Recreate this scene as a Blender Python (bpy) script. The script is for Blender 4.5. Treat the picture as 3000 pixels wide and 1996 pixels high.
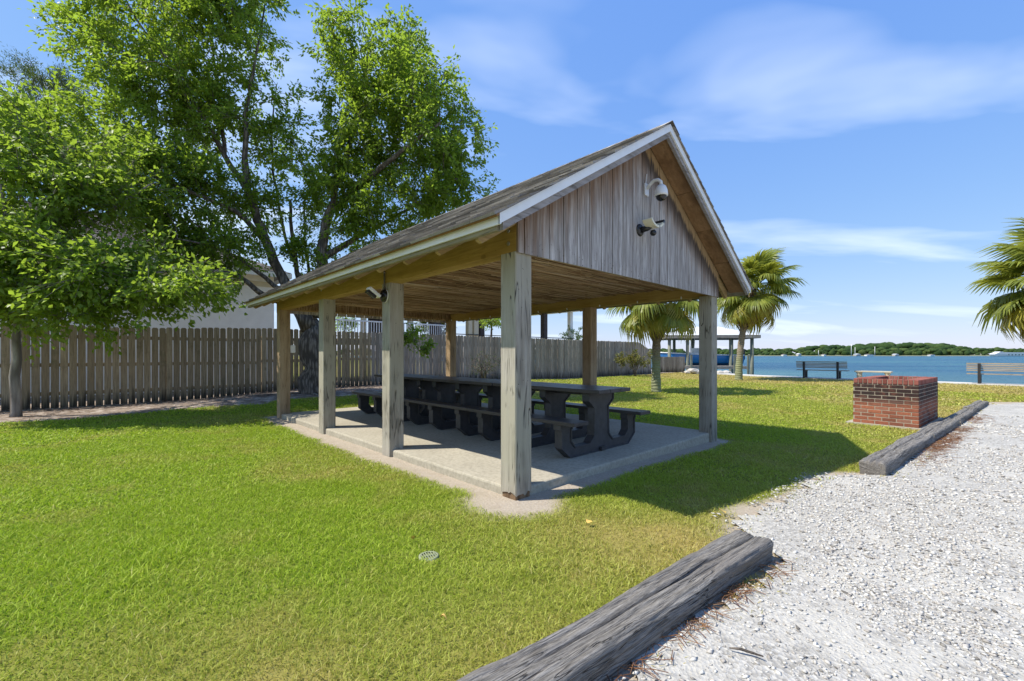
import bpy, bmesh, math, random
import numpy as np
from mathutils import Vector, Matrix
R = math.radians
rng = np.random.default_rng(7)
random.seed(7)
sc = bpy.context.scene
for o in list(bpy.data.objects): bpy.data.objects.remove(o)

# ------------------------------------------------------------------ camera, world, sun, exposure
F, H0, CAMZ = 1282.4, 1039.8, 1.3            # focal length and horizon in photo pixels (3000 px wide), eye height in metres
cam = bpy.data.cameras.new('camera'); cam.lens = F/3000*36; cam.sensor_width = 36; cam.sensor_fit = 'HORIZONTAL'
cam.shift_y = (H0-998)/3000; cam.clip_start = .05; cam.clip_end = 6000
camo = bpy.data.objects.new('camera', cam); sc.collection.objects.link(camo)
camo.location = (0, 0, CAMZ); camo.rotation_euler = (R(90), 0, 0); sc.camera = camo

SUN_TO = Vector((-.988, -.15, 0)).normalized()*math.cos(R(56)) + Vector((0, 0, math.sin(R(56))))
sun = bpy.data.lights.new('sun', 'SUN'); sun.energy = 3.2; sun.angle = R(.55); sun.color = (1, .95, .86)
suno = bpy.data.objects.new('sun', sun); sc.collection.objects.link(suno)
suno.rotation_euler = SUN_TO.to_track_quat('Z', 'Y').to_euler(); suno.location = (-20, -3, 30)

w = bpy.data.worlds.new('World'); sc.world = w; w.use_nodes = True
nt = w.node_tree; N, L = nt.nodes, nt.links
N.clear()
def wn(t, **k):
    n = N.new(t)
    for a, b in k.items(): setattr(n, a, b)
    return n
sky = wn('ShaderNodeTexSky', sky_type='NISHITA', sun_disc=False, sun_elevation=R(56), altitude=0, air_density=1.0, dust_density=.25, ozone_density=2.2)
sky.sun_rotation = math.atan2(SUN_TO.x, SUN_TO.y)
hs = wn('ShaderNodeHueSaturation'); hs.inputs['Saturation'].default_value = 1.12; hs.inputs['Hue'].default_value = .503
L.new(sky.outputs[0], hs.inputs['Color'])
# air tint: per-channel response so the horizon stays pale blue instead of yellowish
sepc = wn('ShaderNodeSeparateColor'); L.new(hs.outputs[0], sepc.inputs[0]); cmc = wn('ShaderNodeCombineColor')
for i_, (k_, p_) in enumerate(((.89, .62), (1.28, .47), (2.95, .15))):
    a_ = wn('ShaderNodeMath', operation='POWER'); L.new(sepc.outputs[i_], a_.inputs[0]); a_.inputs[1].default_value = p_
    b_ = wn('ShaderNodeMath', operation='MULTIPLY'); L.new(a_.outputs[0], b_.inputs[0]); b_.inputs[1].default_value = k_; L.new(b_.outputs[0], cmc.inputs[i_])
tc = wn('ShaderNodeTexCoord'); sep = wn('ShaderNodeSeparateXYZ'); L.new(tc.outputs['Generated'], sep.inputs[0])
def wm(op, a, b=None, c=None):
    n = wn('ShaderNodeMath', operation=op)
    for i, v in enumerate((a, b, c)):
        if v is None: continue
        if isinstance(v, (int, float)): n.inputs[i].default_value = v
        else: L.new(v, n.inputs[i])
    return n.outputs[0]
den = wm('ADD', wm('MAXIMUM', sep.outputs[2], 0), .13)
cmb = wn('ShaderNodeCombineXYZ'); L.new(wm('DIVIDE', sep.outputs[0], den), cmb.inputs[0]); L.new(wm('DIVIDE', sep.outputs[1], den), cmb.inputs[1])
mp = wn('ShaderNodeMapping'); mp.inputs['Rotation'].default_value = (0, 0, R(-52)); mp.inputs['Scale'].default_value = (.5, 1.45, 1); mp.inputs['Location'].default_value = (-2.5, 4.4, 0)
L.new(cmb.outputs[0], mp.inputs[0])
nz = wn('ShaderNodeTexNoise'); nz.inputs['Scale'].default_value = 1.0; nz.inputs['Detail'].default_value = 5; nz.inputs['Roughness'].default_value = .5; nz.inputs['Distortion'].default_value = .5
L.new(mp.outputs[0], nz.inputs['Vector'])
cr = wn('ShaderNodeValToRGB'); cr.color_ramp.elements[0].position = .52; cr.color_ramp.elements[1].position = .78
cr.color_ramp.elements[1].color = (.75, .75, .75, 1); cr.color_ramp.elements[0].color = (0, 0, 0, 1); L.new(nz.outputs['Fac'], cr.inputs[0])
mixc = wn('ShaderNodeMixRGB'); mixc.inputs[2].default_value = (4.5, 4.95, 5.7, 1)
L.new(cr.outputs[0], mixc.inputs[0]); L.new(cmc.outputs[0], mixc.inputs[1])
bg = wn('ShaderNodeBackground'); bg.inputs['Strength'].default_value = .127
wo = wn('ShaderNodeOutputWorld'); L.new(mixc.outputs[0], bg.inputs[0]); L.new(bg.outputs[0], wo.inputs[0])
vs = sc.view_settings; vs.view_transform = 'Standard'; vs.look = 'None'; vs.gamma = 1; vs.use_curve_mapping = False; vs.exposure = 1.04
sc.cycles.use_denoising = True
sc.cycles.max_bounces = 10; sc.cycles.diffuse_bounces = 7; sc.cycles.transparent_max_bounces = 8

# ------------------------------------------------------------------ helpers
def px(u, v, Y):
    """world point seen at photo pixel (u, v) at depth Y"""
    return Vector(((u-1500)/F*Y, Y, CAMZ-(v-H0)/F*Y))
def tag(o, label=None, cat=None, group=None, kind=None):
    if label: o['label'] = label
    if cat: o['category'] = cat
    if group: o['group'] = group
    if kind: o['kind'] = kind
    return o
def link(o, parent=None):
    sc.collection.objects.link(o)
    if parent: o.parent = parent
    return o
def empty(name, loc=(0, 0, 0), rz=0):
    o = bpy.data.objects.new(name, None); o.location = loc; o.rotation_euler = (0, 0, rz); o.empty_display_size = .2
    return link(o)
def np_mesh(name, V, Fc, mat, smooth=False, attrs=None):
    """V (n,3), Fc (m,k) -> mesh, with float point attributes"""
    me = bpy.data.meshes.new(name); V = np.ascontiguousarray(V, np.float32); Fc = np.ascontiguousarray(Fc, np.int32)
    m, k = Fc.shape
    me.vertices.add(len(V)); me.vertices.foreach_set('co', V.ravel())
    me.loops.add(m*k); me.loops.foreach_set('vertex_index', Fc.ravel())
    me.polygons.add(m); me.polygons.foreach_set('loop_start', np.arange(0, m*k, k, dtype=np.int32))
    if smooth: me.polygons.foreach_set('use_smooth', np.ones(m, bool))
    for a, val in (attrs or {}).items():
        at = me.attributes.new(a, 'FLOAT', 'POINT'); at.data.foreach_set('value', np.ascontiguousarray(val, np.float32))
    me.update(calc_edges=True)
    if mat: me.materials.append(mat)
    return me
class MB:
    def __init__(s): s.v = []; s.f = []
    def add(s, vs, fs):
        o = len(s.v); s.v += [tuple(p) for p in vs]; s.f += [tuple(i+o for i in f) for f in fs]; return s
    def box(s, x0, x1, y0, y1, z0, z1, M=None):
        vs = [Vector((x, y, z)) for z in (z0, z1) for x, y in ((x0, y0), (x1, y0), (x1, y1), (x0, y1))]
        if M is not None: vs = [M @ p for p in vs]
        return s.add(vs, [(3, 2, 1, 0), (4, 5, 6, 7), (0, 1, 5, 4), (1, 2, 6, 5), (2, 3, 7, 6), (3, 0, 4, 7)])
    def bar(s, a, b, wd, ht, up=(0, 0, 1)):
        """box from a to b; wd sideways, ht along up"""
        a = Vector(a); b = Vector(b); d = (b-a).normalized(); up = Vector(up); sd = d.cross(up).normalized(); u = sd.cross(d)
        vs = [p+sd*i*wd/2+u*j*ht/2 for p in (a, b) for i, j in ((-1, -1), (1, -1), (1, 1), (-1, 1))]
        return s.add(vs, [(0, 1, 2, 3), (7, 6, 5, 4), (4, 5, 1, 0), (5, 6, 2, 1), (6, 7, 3, 2), (7, 4, 0, 3)])
    def tube(s, pts, rs, n=8, cap=True):
        pts = [Vector(p) for p in pts]; o = len(s.v); k = len(pts)
        ref = None
        for i, p in enumerate(pts):
            d = (pts[min(i+1, k-1)]-pts[max(i-1, 0)]).normalized()
            if ref is None: ref = d.orthogonal().normalized()
            ref = (ref-d*ref.dot(d)); ref = ref.normalized() if ref.length > 1e-6 else d.orthogonal().normalized()
            b = d.cross(ref); r = rs[i] if hasattr(rs, '__len__') else rs
            for j in range(n):
                t = 2*math.pi*j/n; s.v.append(tuple(p+ref*math.cos(t)*r+b*math.sin(t)*r))
        for i in range(k-1):
            for j in range(n):
                a = o+i*n+j; c = o+i*n+(j+1) % n; s.f.append((a, c, c+n, a+n))
        if cap: s.f.append(tuple(o+j for j in range(n-1, -1, -1))); s.f.append(tuple(o+(k-1)*n+j for j in range(n)))
        return s
    def lathe(s, prof, n=20, M=None, ang=2*math.pi):
        """prof (r, z) list about z"""
        o = len(s.v); k = len(prof); full = abs(ang-2*math.pi) < 1e-6; nn = n if full else n+1
        for r, z in prof:
            for j in range(nn):
                t = ang*j/n; p = Vector((r*math.cos(t), r*math.sin(t), z)); s.v.append(tuple(M @ p if M is not None else p))
        for i in range(k-1):
            for j in range(n):
                a = o+i*nn+j; c = o+i*nn+(j+1) % nn; s.f.append((a, c, c+nn, a+nn))
        return s
    def prism(s, poly, fn):
        """poly list of (a,b); fn(a,b,t) -> point for t 0/1"""
        n = len(poly); vs = [fn(a, b, 0) for a, b in poly]+[fn(a, b, 1) for a, b in poly]
        return s.add(vs, [tuple(range(n-1, -1, -1)), tuple(range(n, 2*n))]+[(i, (i+1) % n, n+(i+1) % n, n+i) for i in range(n)])
    def mesh(s, name, mat, smooth=False):
        me = bpy.data.meshes.new(name); me.from_pydata(s.v, [], s.f); me.validate()
        bm = bmesh.new(); bm.from_mesh(me); bmesh.ops.recalc_face_normals(bm, faces=bm.faces); bm.to_mesh(me); bm.free()
        if smooth: me.polygons.foreach_set('use_smooth', [True]*len(me.polygons))
        if mat: me.materials.append(mat)
        return me
    def build(s, name, mat, parent=None, smooth=False, bevel=0):
        o = link(bpy.data.objects.new(name, s.mesh(name, mat, smooth)), parent)
        if bevel:
            m = o.modifiers.new('bevel', 'BEVEL'); m.width = bevel; m.segments = 2; m.limit_method = 'ANGLE'; m.angle_limit = R(40)
        return o
def obj(name, me, parent=None): return link(bpy.data.objects.new(name, me), parent)
def _h(ix, iy, seed):
    n = (ix*374761393+iy*668265263+seed*1442695041) & 0x7fffffff
    n = ((n ^ (n >> 13))*1274126177) & 0x7fffffff
    return ((n ^ (n >> 16)) & 0xffff)/65535.
def vn(x, y, seed=0):
    x = np.asarray(x, float); y = np.asarray(y, float)
    ix = np.floor(x).astype(np.int64); iy = np.floor(y).astype(np.int64); fx = x-ix; fy = y-iy
    fx = fx*fx*(3-2*fx); fy = fy*fy*(3-2*fy)
    a = _h(ix, iy, seed); b = _h(ix+1, iy, seed); c = _h(ix, iy+1, seed); d = _h(ix+1, iy+1, seed)
    return (a*(1-fx)+b*fx)*(1-fy)+(c*(1-fx)+d*fx)*fy
def fbm(x, y, seed=0, o=4):
    s = 0; a = .5; t = 0
    for i in range(o): s = s+a*vn(x*2**i, y*2**i, seed+i*17); t += a; a *= .5
    return s/t
def sstep(a, b, x):
    t = np.clip((x-a)/(b-a), 0, 1); return t*t*(3-2*t)

# ------------------------------------------------------------------ materials
class Mat:
    def __init__(s, name):
        s.m = bpy.data.materials.new(name); s.m.use_nodes = True; s.t = s.m.node_tree; s.t.nodes.clear()
        s.out = s.n('ShaderNodeOutputMaterial')
    def n(s, t, **k):
        n = s.t.nodes.new(t)
        for a, b in k.items(): setattr(n, a, b)
        return n
    def put(s, sock, v):
        if v is None: return
        if hasattr(v, 'is_linked') or isinstance(v, bpy.types.NodeSocket): s.t.links.new(v, sock)
        else:
            if isinstance(v, tuple) and len(v) == 3 and sock.type == 'RGBA': v = v+(1,)
            sock.default_value = v
    def coord(s, kind='Object', scale=(1, 1, 1), loc=(0, 0, 0), rot=(0, 0, 0), rnd=0):
        c = s.n('ShaderNodeTexCoord').outputs[kind]
        if rnd:
            oi = s.n('ShaderNodeObjectInfo'); va = s.n('ShaderNodeVectorMath', operation='MULTIPLY_ADD')
            s.put(va.inputs[0], oi.outputs['Random']); va.inputs[1].default_value = (rnd, rnd*1.7, rnd*.6); s.put(va.inputs[2], c); c = va.outputs[0]
        m = s.n('ShaderNodeMapping'); s.put(m.inputs[0], c); m.inputs['Scale'].default_value = scale; m.inputs['Location'].default_value = loc; m.inputs['Rotation'].default_value = rot
        return m.outputs[0]
    def pos(s, scale=(1, 1, 1)):
        g = s.n('ShaderNodeNewGeometry').outputs['Position']; m = s.n('ShaderNodeMapping'); s.put(m.inputs[0], g); m.inputs['Scale'].default_value = scale; return m.outputs[0]
    def noise(s, vec, scale, detail=4, rough=.6, dist=0):
        n = s.n('ShaderNodeTexNoise'); s.put(n.inputs['Vector'], vec); n.inputs['Scale'].default_value = scale; n.inputs['Detail'].default_value = detail
        n.inputs['Roughness'].default_value = rough; n.inputs['Distortion'].default_value = dist; return n.outputs['Fac']
    def voro(s, vec, scale, feat='F1', rnd=1):
        n = s.n('ShaderNodeTexVoronoi', feature=feat); s.put(n.inputs['Vector'], vec); n.inputs['Scale'].default_value = scale; n.inputs['Randomness'].default_value = rnd; return n
    def ramp(s, f, stops):
        n = s.n('ShaderNodeValToRGB'); s.put(n.inputs[0], f); e = n.color_ramp.elements
        while len(e) < len(stops): e.new(.5)
        for q, (p, c) in zip(e, stops):
            q.position = p; q.color = (c, c, c, 1) if isinstance(c, (int, float)) else tuple(c)+(1,)
        return n.outputs[0]
    def mix(s, f, a, b, mode='MIX'):
        n = s.n('ShaderNodeMixRGB', blend_type=mode); s.put(n.inputs[0], f); s.put(n.inputs[1], a); s.put(n.inputs[2], b); return n.outputs[0]
    def math(s, op, a, b=None, c=None, clamp=False):
        n = s.n('ShaderNodeMath', operation=op, use_clamp=clamp)
        s.put(n.inputs[0], a); s.put(n.inputs[1], b)
        if c is not None: s.put(n.inputs[2], c)
        return n.outputs[0]
    def attr(s, name): return s.n('ShaderNodeAttribute', attribute_name=name).outputs['Fac']
    def rand(s):
        oi = s.n('ShaderNodeObjectInfo').outputs['Random']; ri = s.n('ShaderNodeNewGeometry').outputs['Random Per Island']
        return s.math('FRACT', s.math('ADD', oi, s.math('MULTIPLY', ri, 3.7)))
    def bump(s, h, strength=.5, dist=.01, normal=None):
        n = s.n('ShaderNodeBump'); n.inputs['Strength'].default_value = strength; n.inputs['Distance'].default_value = dist; s.put(n.inputs['Height'], h)
        if normal is not None: s.put(n.inputs['Normal'], normal)
        return n.outputs[0]
    def bsdf(s, color, rough=.7, normal=None, metallic=0, spec=.3, **k):
        p = s.n('ShaderNodeBsdfPrincipled'); s.put(p.inputs['Base Color'], color); s.put(p.inputs['Roughness'], rough)
        if normal is not None: s.put(p.inputs['Normal'], normal)
        p.inputs['Metallic'].default_value = metallic; p.inputs['Specular IOR Level'].default_value = spec
        for a, b in k.items(): s.put(p.inputs[a], b)
        s.put(s.out.inputs[0], p.outputs[0]); return s.m
    def leaf(s, color, tcolor, f=.35, rough=.5, spec=.25, normal=None):
        p = s.n('ShaderNodeBsdfPrincipled'); s.put(p.inputs['Base Color'], color); p.inputs['Roughness'].default_value = rough; p.inputs['Specular IOR Level'].default_value = spec
        t = s.n('ShaderNodeBsdfTranslucent'); s.put(t.inputs[0], tcolor)
        m = s.n('ShaderNodeMixShader'); m.inputs[0].default_value = f; s.put(m.inputs[1], p.outputs[0]); s.put(m.inputs[2], t.outputs[0]); s.put(s.out.inputs[0], m.outputs[0]); return s.m

def wood(name, light, mid, dark, axis='Z', grain=1, specks=0, bumps=.6, rough=.85, wear=None, rnd=3, cracks=.5):
    """weathered timber with the grain along one local axis"""
    m = Mat(name); st = {'X': (.07, 1, 1), 'Y': (1, .07, 1), 'Z': (1, 1, .07)}[axis]
    c = m.coord('Object', st, rnd=rnd); c0 = m.coord('Object', (1, 1, 1), rnd=rnd)
    fine = m.noise(c, 70*grain, 5, .65); broad = m.noise(c, 9*grain, 3, .55, .8); patch = m.noise(c0, 2.2, 3, .5)
    col = m.ramp(broad, [(.3, dark), (.48, mid), (.7, light)])
    col = m.mix(m.ramp(fine, [(.35, 1), (.62, 0)]), col, m.mix(.55, col, dark), 'MIX')
    col = m.mix(m.ramp(patch, [(.35, .0), (.7, .45)]), col, light)
    if wear: col = m.mix(m.ramp(m.noise(c0, 1.1, 4, .6), [(.42, 0), (.6, .75)]), col, wear)
    h = m.math('ADD', m.math('MULTIPLY', fine, .6), m.math('MULTIPLY', broad, .5))
    if cracks:
        ck = m.noise(c, 24*grain, 2, .4, .3); ckm = m.ramp(m.math('ABSOLUTE', m.math('SUBTRACT', ck, .5)), [(0, 1), (.012, .7), (.022, 0)])
        brk = m.ramp(m.noise(c0, 3.5, 2), [(.45, 0), (.6, 1)]); ckm = m.math('MULTIPLY', ckm, brk)
        col = m.mix(m.math('MULTIPLY', ckm, cracks), col, tuple(x*.25 for x in dark)); h = m.math('SUBTRACT', h, m.math('MULTIPLY', ckm, 1.2))
    if specks:
        v = m.voro(c0, 16); keep = m.ramp(m.n('ShaderNodeSeparateColor').outputs[0], [(0, 0), (1, 1)])
        sp = m.ramp(v.outputs['Distance'], [(0, 1), (.07, .9), (.1, 0)]); sepc = m.n('ShaderNodeSeparateColor'); m.put(sepc.inputs[0], v.outputs['Color'])
        sp = m.math('MULTIPLY', sp, m.ramp(sepc.outputs[0], [(.55, 0), (.6, 1)])); col = m.mix(m.math('MULTIPLY', sp, specks), col, (.03, .025, .02))
        kn = m.voro(m.coord('Object', {'X': (.6, 1, 1), 'Y': (1, .6, 1), 'Z': (1, 1, .6)}[axis], rnd=rnd), 2.6); sk = m.n('ShaderNodeSeparateColor'); m.put(sk.inputs[0], kn.outputs['Color'])
        kk = m.math('MULTIPLY', m.ramp(kn.outputs['Distance'], [(0, 1), (.055, .8), (.085, 0)]), m.ramp(sk.outputs[1], [(.6, 0), (.65, 1)]))
        col = m.mix(m.math('MULTIPLY', kk, .55), col, tuple(x*.45 for x in dark))
    return m.bsdf(col, rough, m.bump(h, bumps, .006), spec=.15)
def plain(name, col, rough=.5, metallic=0, spec=.4, var=.12, bscale=0, scale=8):
    m = Mat(name); c = m.coord('Object', rnd=2); n = m.noise(c, scale, 4)
    cc = m.mix(m.ramp(n, [(.3, 0), (.7, 1)]), tuple(x*(1-var) for x in col), tuple(min(1, x*(1+var)) for x in col))
    return m.bsdf(cc, rough, m.bump(m.noise(c, 60, 3), bscale, .003) if bscale else None, metallic, spec)

M = {}
M['post'] = wood('weathered_post_timber', (.47, .435, .37), (.36, .325, .26), (.15, .13, .10), 'Z', .8, .9, 1.0, wear=(.36, .335, .255), cracks=.9)
M['post_inner'] = wood('brown_post_timber', (.47, .35, .22), (.37, .26, .15), (.18, .115, .06), 'Z', 1, .7, .6)
M['beam'] = wood('treated_beam_timber', (.5, .35, .13), (.41, .27, .085), (.24, .145, .045), 'Y', .7, .5, .3, cracks=.25)
M['beam_x'] = wood('brown_cross_beam_timber', (.50, .36, .2), (.41, .28, .145), (.22, .14, .07), 'X', .7, .4, .4)
M['rafter'] = wood('rafter_timber', (.47, .35, .18), (.38, .27, .12), (.22, .15, .06), 'X', .8, .3, .4, cracks=.2)
M['fascia_wood'] = wood('green_grey_fascia_timber', (.36, .33, .23), (.26, .23, .15), (.12, .1, .06), 'Y', .8, .4, .5)
M['rake_wood'] = wood('grey_rake_timber', (.4, .38, .37), (.3, .28, .27), (.16, .14, .12), 'X', .8, .3, .5)
M['ply'] = wood('plywood_soffit', (.36, .225, .12), (.27, .16, .08), (.15, .085, .045), 'X', .45, .2, .25, cracks=.1)
M['white'] = plain('white_metal_trim', (.78, .79, .78), .35, 0, .5, .04)
M['tie'] = None
M['black_plastic'] = plain('black_recycled_plastic', (.05, .049, .051), .5, 0, .4, .25, .25, 14)
M['seat_plastic'] = wood('dark_brown_plastic_plank', (.10, .092, .088), (.075, .069, .066), (.045, .041, .039), 'Y', .8, 0, .2, .36, cracks=0)
M['camera_white'] = plain('white_housing', (.75, .75, .74), .3, 0, .5, .03)
M['camera_cream'] = plain('cream_diffuser', (.72, .68, .5), .4, 0, .4, .05)
M['camera_black'] = plain('black_housing', (.015, .015, .016), .25, 0, .5, .1)
M['glass_dark'] = plain('dark_glass', (.01, .01, .012), .05, 0, .6, .05)
M['conduit'] = plain('grey_conduit', (.12, .11, .1), .5)
M['steel'] = plain('galvanised_steel', (.5, .5, .48), .4, .8)

def m_siding():
    m = Mat('weathered_gable_siding'); c = m.coord('Object', (1, 1, .06)); c0 = m.coord('Object'); at = m.attr('shelter')
    fine = m.noise(c, 60, 5, .65); broad = m.noise(c, 10, 3, .6, 1.0)
    col = m.ramp(broad, [(.3, (.29, .265, .24)), (.5, (.48, .45, .415)), (.72, (.66, .625, .58))])
    col = m.mix(m.ramp(fine, [(.35, .6), (.6, 0)]), col, (.15, .125, .11))
    ring = m.noise(c, 5, 2, .5, 2.2); rr = m.math('SINE', m.math('MULTIPLY', ring, 60)); col = m.mix(m.math('MULTIPLY', m.ramp(rr, [(.2, 0), (.9, 1)]), .25), col, (.12, .1, .09))
    # rusty brown staining under the left rake and unweathered tan wood close under the right rake (attribute: metres below the soffit, signed)
    edge = m.math('ADD', at, m.math('MULTIPLY', m.math('SUBTRACT', m.noise(c, 22, 3, .6), .5), 1.1))
    brown = m.ramp(edge, [(.08, .9), (.62, 0)])
    col = m.mix(brown, col, m.mix(fine, (.13, .075, .045), (.30, .19, .115)))
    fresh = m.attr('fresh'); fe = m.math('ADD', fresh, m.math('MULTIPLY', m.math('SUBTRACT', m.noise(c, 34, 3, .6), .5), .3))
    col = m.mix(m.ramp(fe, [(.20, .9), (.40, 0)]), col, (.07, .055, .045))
    col = m.mix(m.ramp(fe, [(.11, 1), (.15, 0)]), col, m.mix(fine, (.3, .2, .1), (.42, .30, .165)))
    low = m.attr('low'); v = m.voro(c0, 22); sp = m.math('MULTIPLY', m.ramp(v.outputs['Distance'], [(.12, 1), (.2, 0)]), m.ramp(m.math('ADD', low, m.math('MULTIPLY', m.noise(c0, 5), .2)), [(.1, 1), (.3, 0)]))
    col = m.mix(m.math('MULTIPLY', sp, .8), col, (.04, .035, .035))
    return m.bsdf(col, .85, m.bump(m.math('ADD', fine, m.math('MULTIPLY', rr, .12)), .5, .005), spec=.15)
M['siding'] = m_siding()
def m_shingle():
    m = Mat('asphalt_shingle'); r = m.rand(); c = m.coord('Object', rnd=0)
    p = m.pos(); g = m.noise(p, 160, 2, .7); big = m.noise(p, 1.3, 4, .6)
    col = m.ramp(r, [(0, (.15, .137, .122)), (.35, (.29, .265, .237)), (.7, (.40, .37, .335)), (1, (.54, .505, .46))])
    col = m.mix(m.ramp(g, [(.3, .5), (.7, 0)]), col, (.05, .045, .04)); col = m.mix(m.ramp(big, [(.45, 0), (.7, .5)]), col, (.09, .08, .07))
    return m.bsdf(col, .95, m.bump(g, .5, .004), spec=.08)
M['shingle'] = m_shingle()
def m_concrete(name, a, b, cdark):
    m = Mat(name); p = m.pos(); n1 = m.noise(p, 1.2, 5, .6); n2 = m.noise(p, 26, 4, .65); n3 = m.noise(p, 4, 5, .7)
    col = m.mix(m.ramp(n1, [(.3, 0), (.7, 1)]), a, b); col = m.mix(m.ramp(n2, [(.38, .5), (.55, 0)]), col, cdark); col = m.mix(m.ramp(n3, [(.57, 0), (.72, .5)]), col, cdark)
    return m.bsdf(col, .9, m.bump(n2, .35, .006), spec=.2)
M['concrete'] = m_concrete('slab_concrete', (.355, .32, .245), (.445, .405, .315), (.24, .215, .165))
M['seawall'] = m_concrete('seawall_concrete', (.5, .48, .44), (.6, .58, .53), (.36, .34, .3))
def m_ground():
    m = Mat('lawn_ground'); p = m.pos(); gr = m.noise(p, 45, 4, .7); n2 = m.noise(p, 6, 4, .6); dry = m.attr('dry'); sand = m.attr('sand'); mul = m.attr('mulch')
    g = m.mix(m.ramp(gr, [(.3, 0), (.7, 1)]), (.085, .13, .012), (.17, .23, .024)); d = m.mix(gr, (.22, .175, .05), (.36, .29, .10))
    col = m.mix(dry, g, d)
    s = m.mix(m.ramp(gr, [(.3, 0), (.7, 1)]), (.32, .265, .2), (.46, .40, .32)); s = m.mix(m.ramp(n2, [(.5, 0), (.75, .6)]), s, (.3, .24, .18)); col = m.mix(sand, col, s)
    mu = m.mix(m.ramp(gr, [(.3, 0), (.7, 1)]), (.12, .085, .06), (.28, .215, .165)); mu = m.mix(m.ramp(n2, [(.45, 0), (.6, .9)]), mu, (.44, .37, .31)); mu = m.mix(m.ramp(m.noise(p, 3, 4), [(.55, 0), (.68, .8)]), mu, (.07, .05, .036)); col = m.mix(mul, col, mu)
    return m.bsdf(col, .95, m.bump(m.math('ADD', gr, n2), .6, .02), spec=.1)
M['ground'] = m_ground()
def m_grass():
    m = Mat('grass_blades'); r = m.attr('rnd'); dry = m.attr('dry')
    g = m.ramp(r, [(0, (.15, .235, .008)), (.5, (.29, .42, .016)), (1, (.48, .59, .045))]); d = m.ramp(r, [(0, (.30, .24, .06)), (.6, (.48, .40, .12)), (1, (.62, .53, .25))])
    col = m.mix(dry, g, d); t = m.mix(dry, (.36, .54, .025), (.52, .43, .13))
    return m.leaf(col, t, .38, .55, .2)
M['grass'] = m_grass()
def m_gravel():
    m = Mat('white_gravel_bed'); p = m.pos(); v = m.voro(p, 55); n = m.noise(p, 2.2, 5, .6); f = m.noise(p, 90, 3, .7)
    sc_ = m.n('ShaderNodeSeparateColor'); m.put(sc_.inputs[0], v.outputs['Color'])
    col = m.ramp(sc_.outputs[0], [(0, (.26, .246, .218)), (.5, (.385, .368, .332)), (1, (.49, .472, .428))]); col = m.mix(m.ramp(n, [(.45, 0), (.65, .8)]), col, (.49, .468, .415))
    return m.bsdf(col, .9, m.bump(m.math('ADD', m.math('MULTIPLY', v.outputs['Distance'], 1.2), f), .55, .012), spec=.15)
M['gravel'] = m_gravel()
def m_stone():
    m = Mat('white_gravel_stone'); r = m.rand()
    col = m.ramp(r, [(0, (.09, .08, .07)), (.035, (.22, .205, .18)), (.12, (.40, .365, .32)), (.75, (.55, .53, .48)), (1, (.63, .61, .56))])
    return m.bsdf(col, .85, spec=.2)
M['stone'] = m_stone()
def m_tie():
    m = Mat('charred_grey_tie_timber'); c = m.coord('Object', (.05, 1, 1), rnd=5); c0 = m.coord('Object', (.3, 1, 1), rnd=5)
    fine = m.noise(c, 210, 4, .65, .1); br = m.noise(c, 48, 5, .65, .2); pt = m.noise(c0, 3.2, 4, .6)
    col = m.ramp(br, [(.28, (.15, .137, .12)), (.5, (.25, .232, .205)), (.72, (.36, .338, .305))]); col = m.mix(m.ramp(fine, [(.34, .8), (.56, 0)]), col, (.06, .054, .047))
    col = m.mix(m.ramp(pt, [(.5, 0), (.72, .5)]), col, (.2, .18, .16))
    ck = m.noise(c, 36, 2, .45, .2); ckm = m.math('MULTIPLY', m.ramp(m.math('ABSOLUTE', m.math('SUBTRACT', ck, .5)), [(0, 1), (.006, .8), (.014, 0)]), m.ramp(m.noise(c0, 5, 2), [(.42, 0), (.6, 1)]))
    col = m.mix(m.math('MULTIPLY', ckm, .8), col, (.008, .007, .007))
    return m.bsdf(col, .9, m.bump(m.math('SUBTRACT', m.math('ADD', m.math('MULTIPLY', fine, .8), br), ckm), .9, .012), spec=.15)
M['tie'] = m_tie()
def m_picket(name, a, b, dk, green=(.12, .11, .05)):
    m = Mat(name); r = m.rand(); c = m.coord('Object', (1, 1, .05), rnd=9); c0 = m.coord('Object', rnd=9)
    fine = m.noise(c, 60, 5, .65); br = m.noise(c, 11, 4, .6, .6)
    col = m.mix(m.ramp(br, [(.3, 0), (.7, 1)]), a, b); col = m.mix(m.math('MULTIPLY', r, .6), col, dk); col = m.mix(m.ramp(fine, [(.35, .7), (.6, 0)]), col, dk)
    st = m.noise(c0, 2.2, 4, .65); col = m.mix(m.ramp(st, [(.55, 0), (.72, .6)]), col, green)
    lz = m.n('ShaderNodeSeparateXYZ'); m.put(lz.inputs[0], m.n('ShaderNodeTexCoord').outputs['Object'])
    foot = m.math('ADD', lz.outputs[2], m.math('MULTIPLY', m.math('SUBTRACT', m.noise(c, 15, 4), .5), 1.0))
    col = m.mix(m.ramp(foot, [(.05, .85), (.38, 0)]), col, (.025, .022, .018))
    return m.bsdf(col, .9, m.bump(m.math('ADD', fine, br), .5, .005), spec=.1)
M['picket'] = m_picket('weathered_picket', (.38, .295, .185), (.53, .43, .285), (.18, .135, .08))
M['picket_grey'] = m_picket('grey_weathered_picket', (.39, .335, .275), (.55, .49, .42), (.13, .105, .08), (.22, .17, .12))
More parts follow.
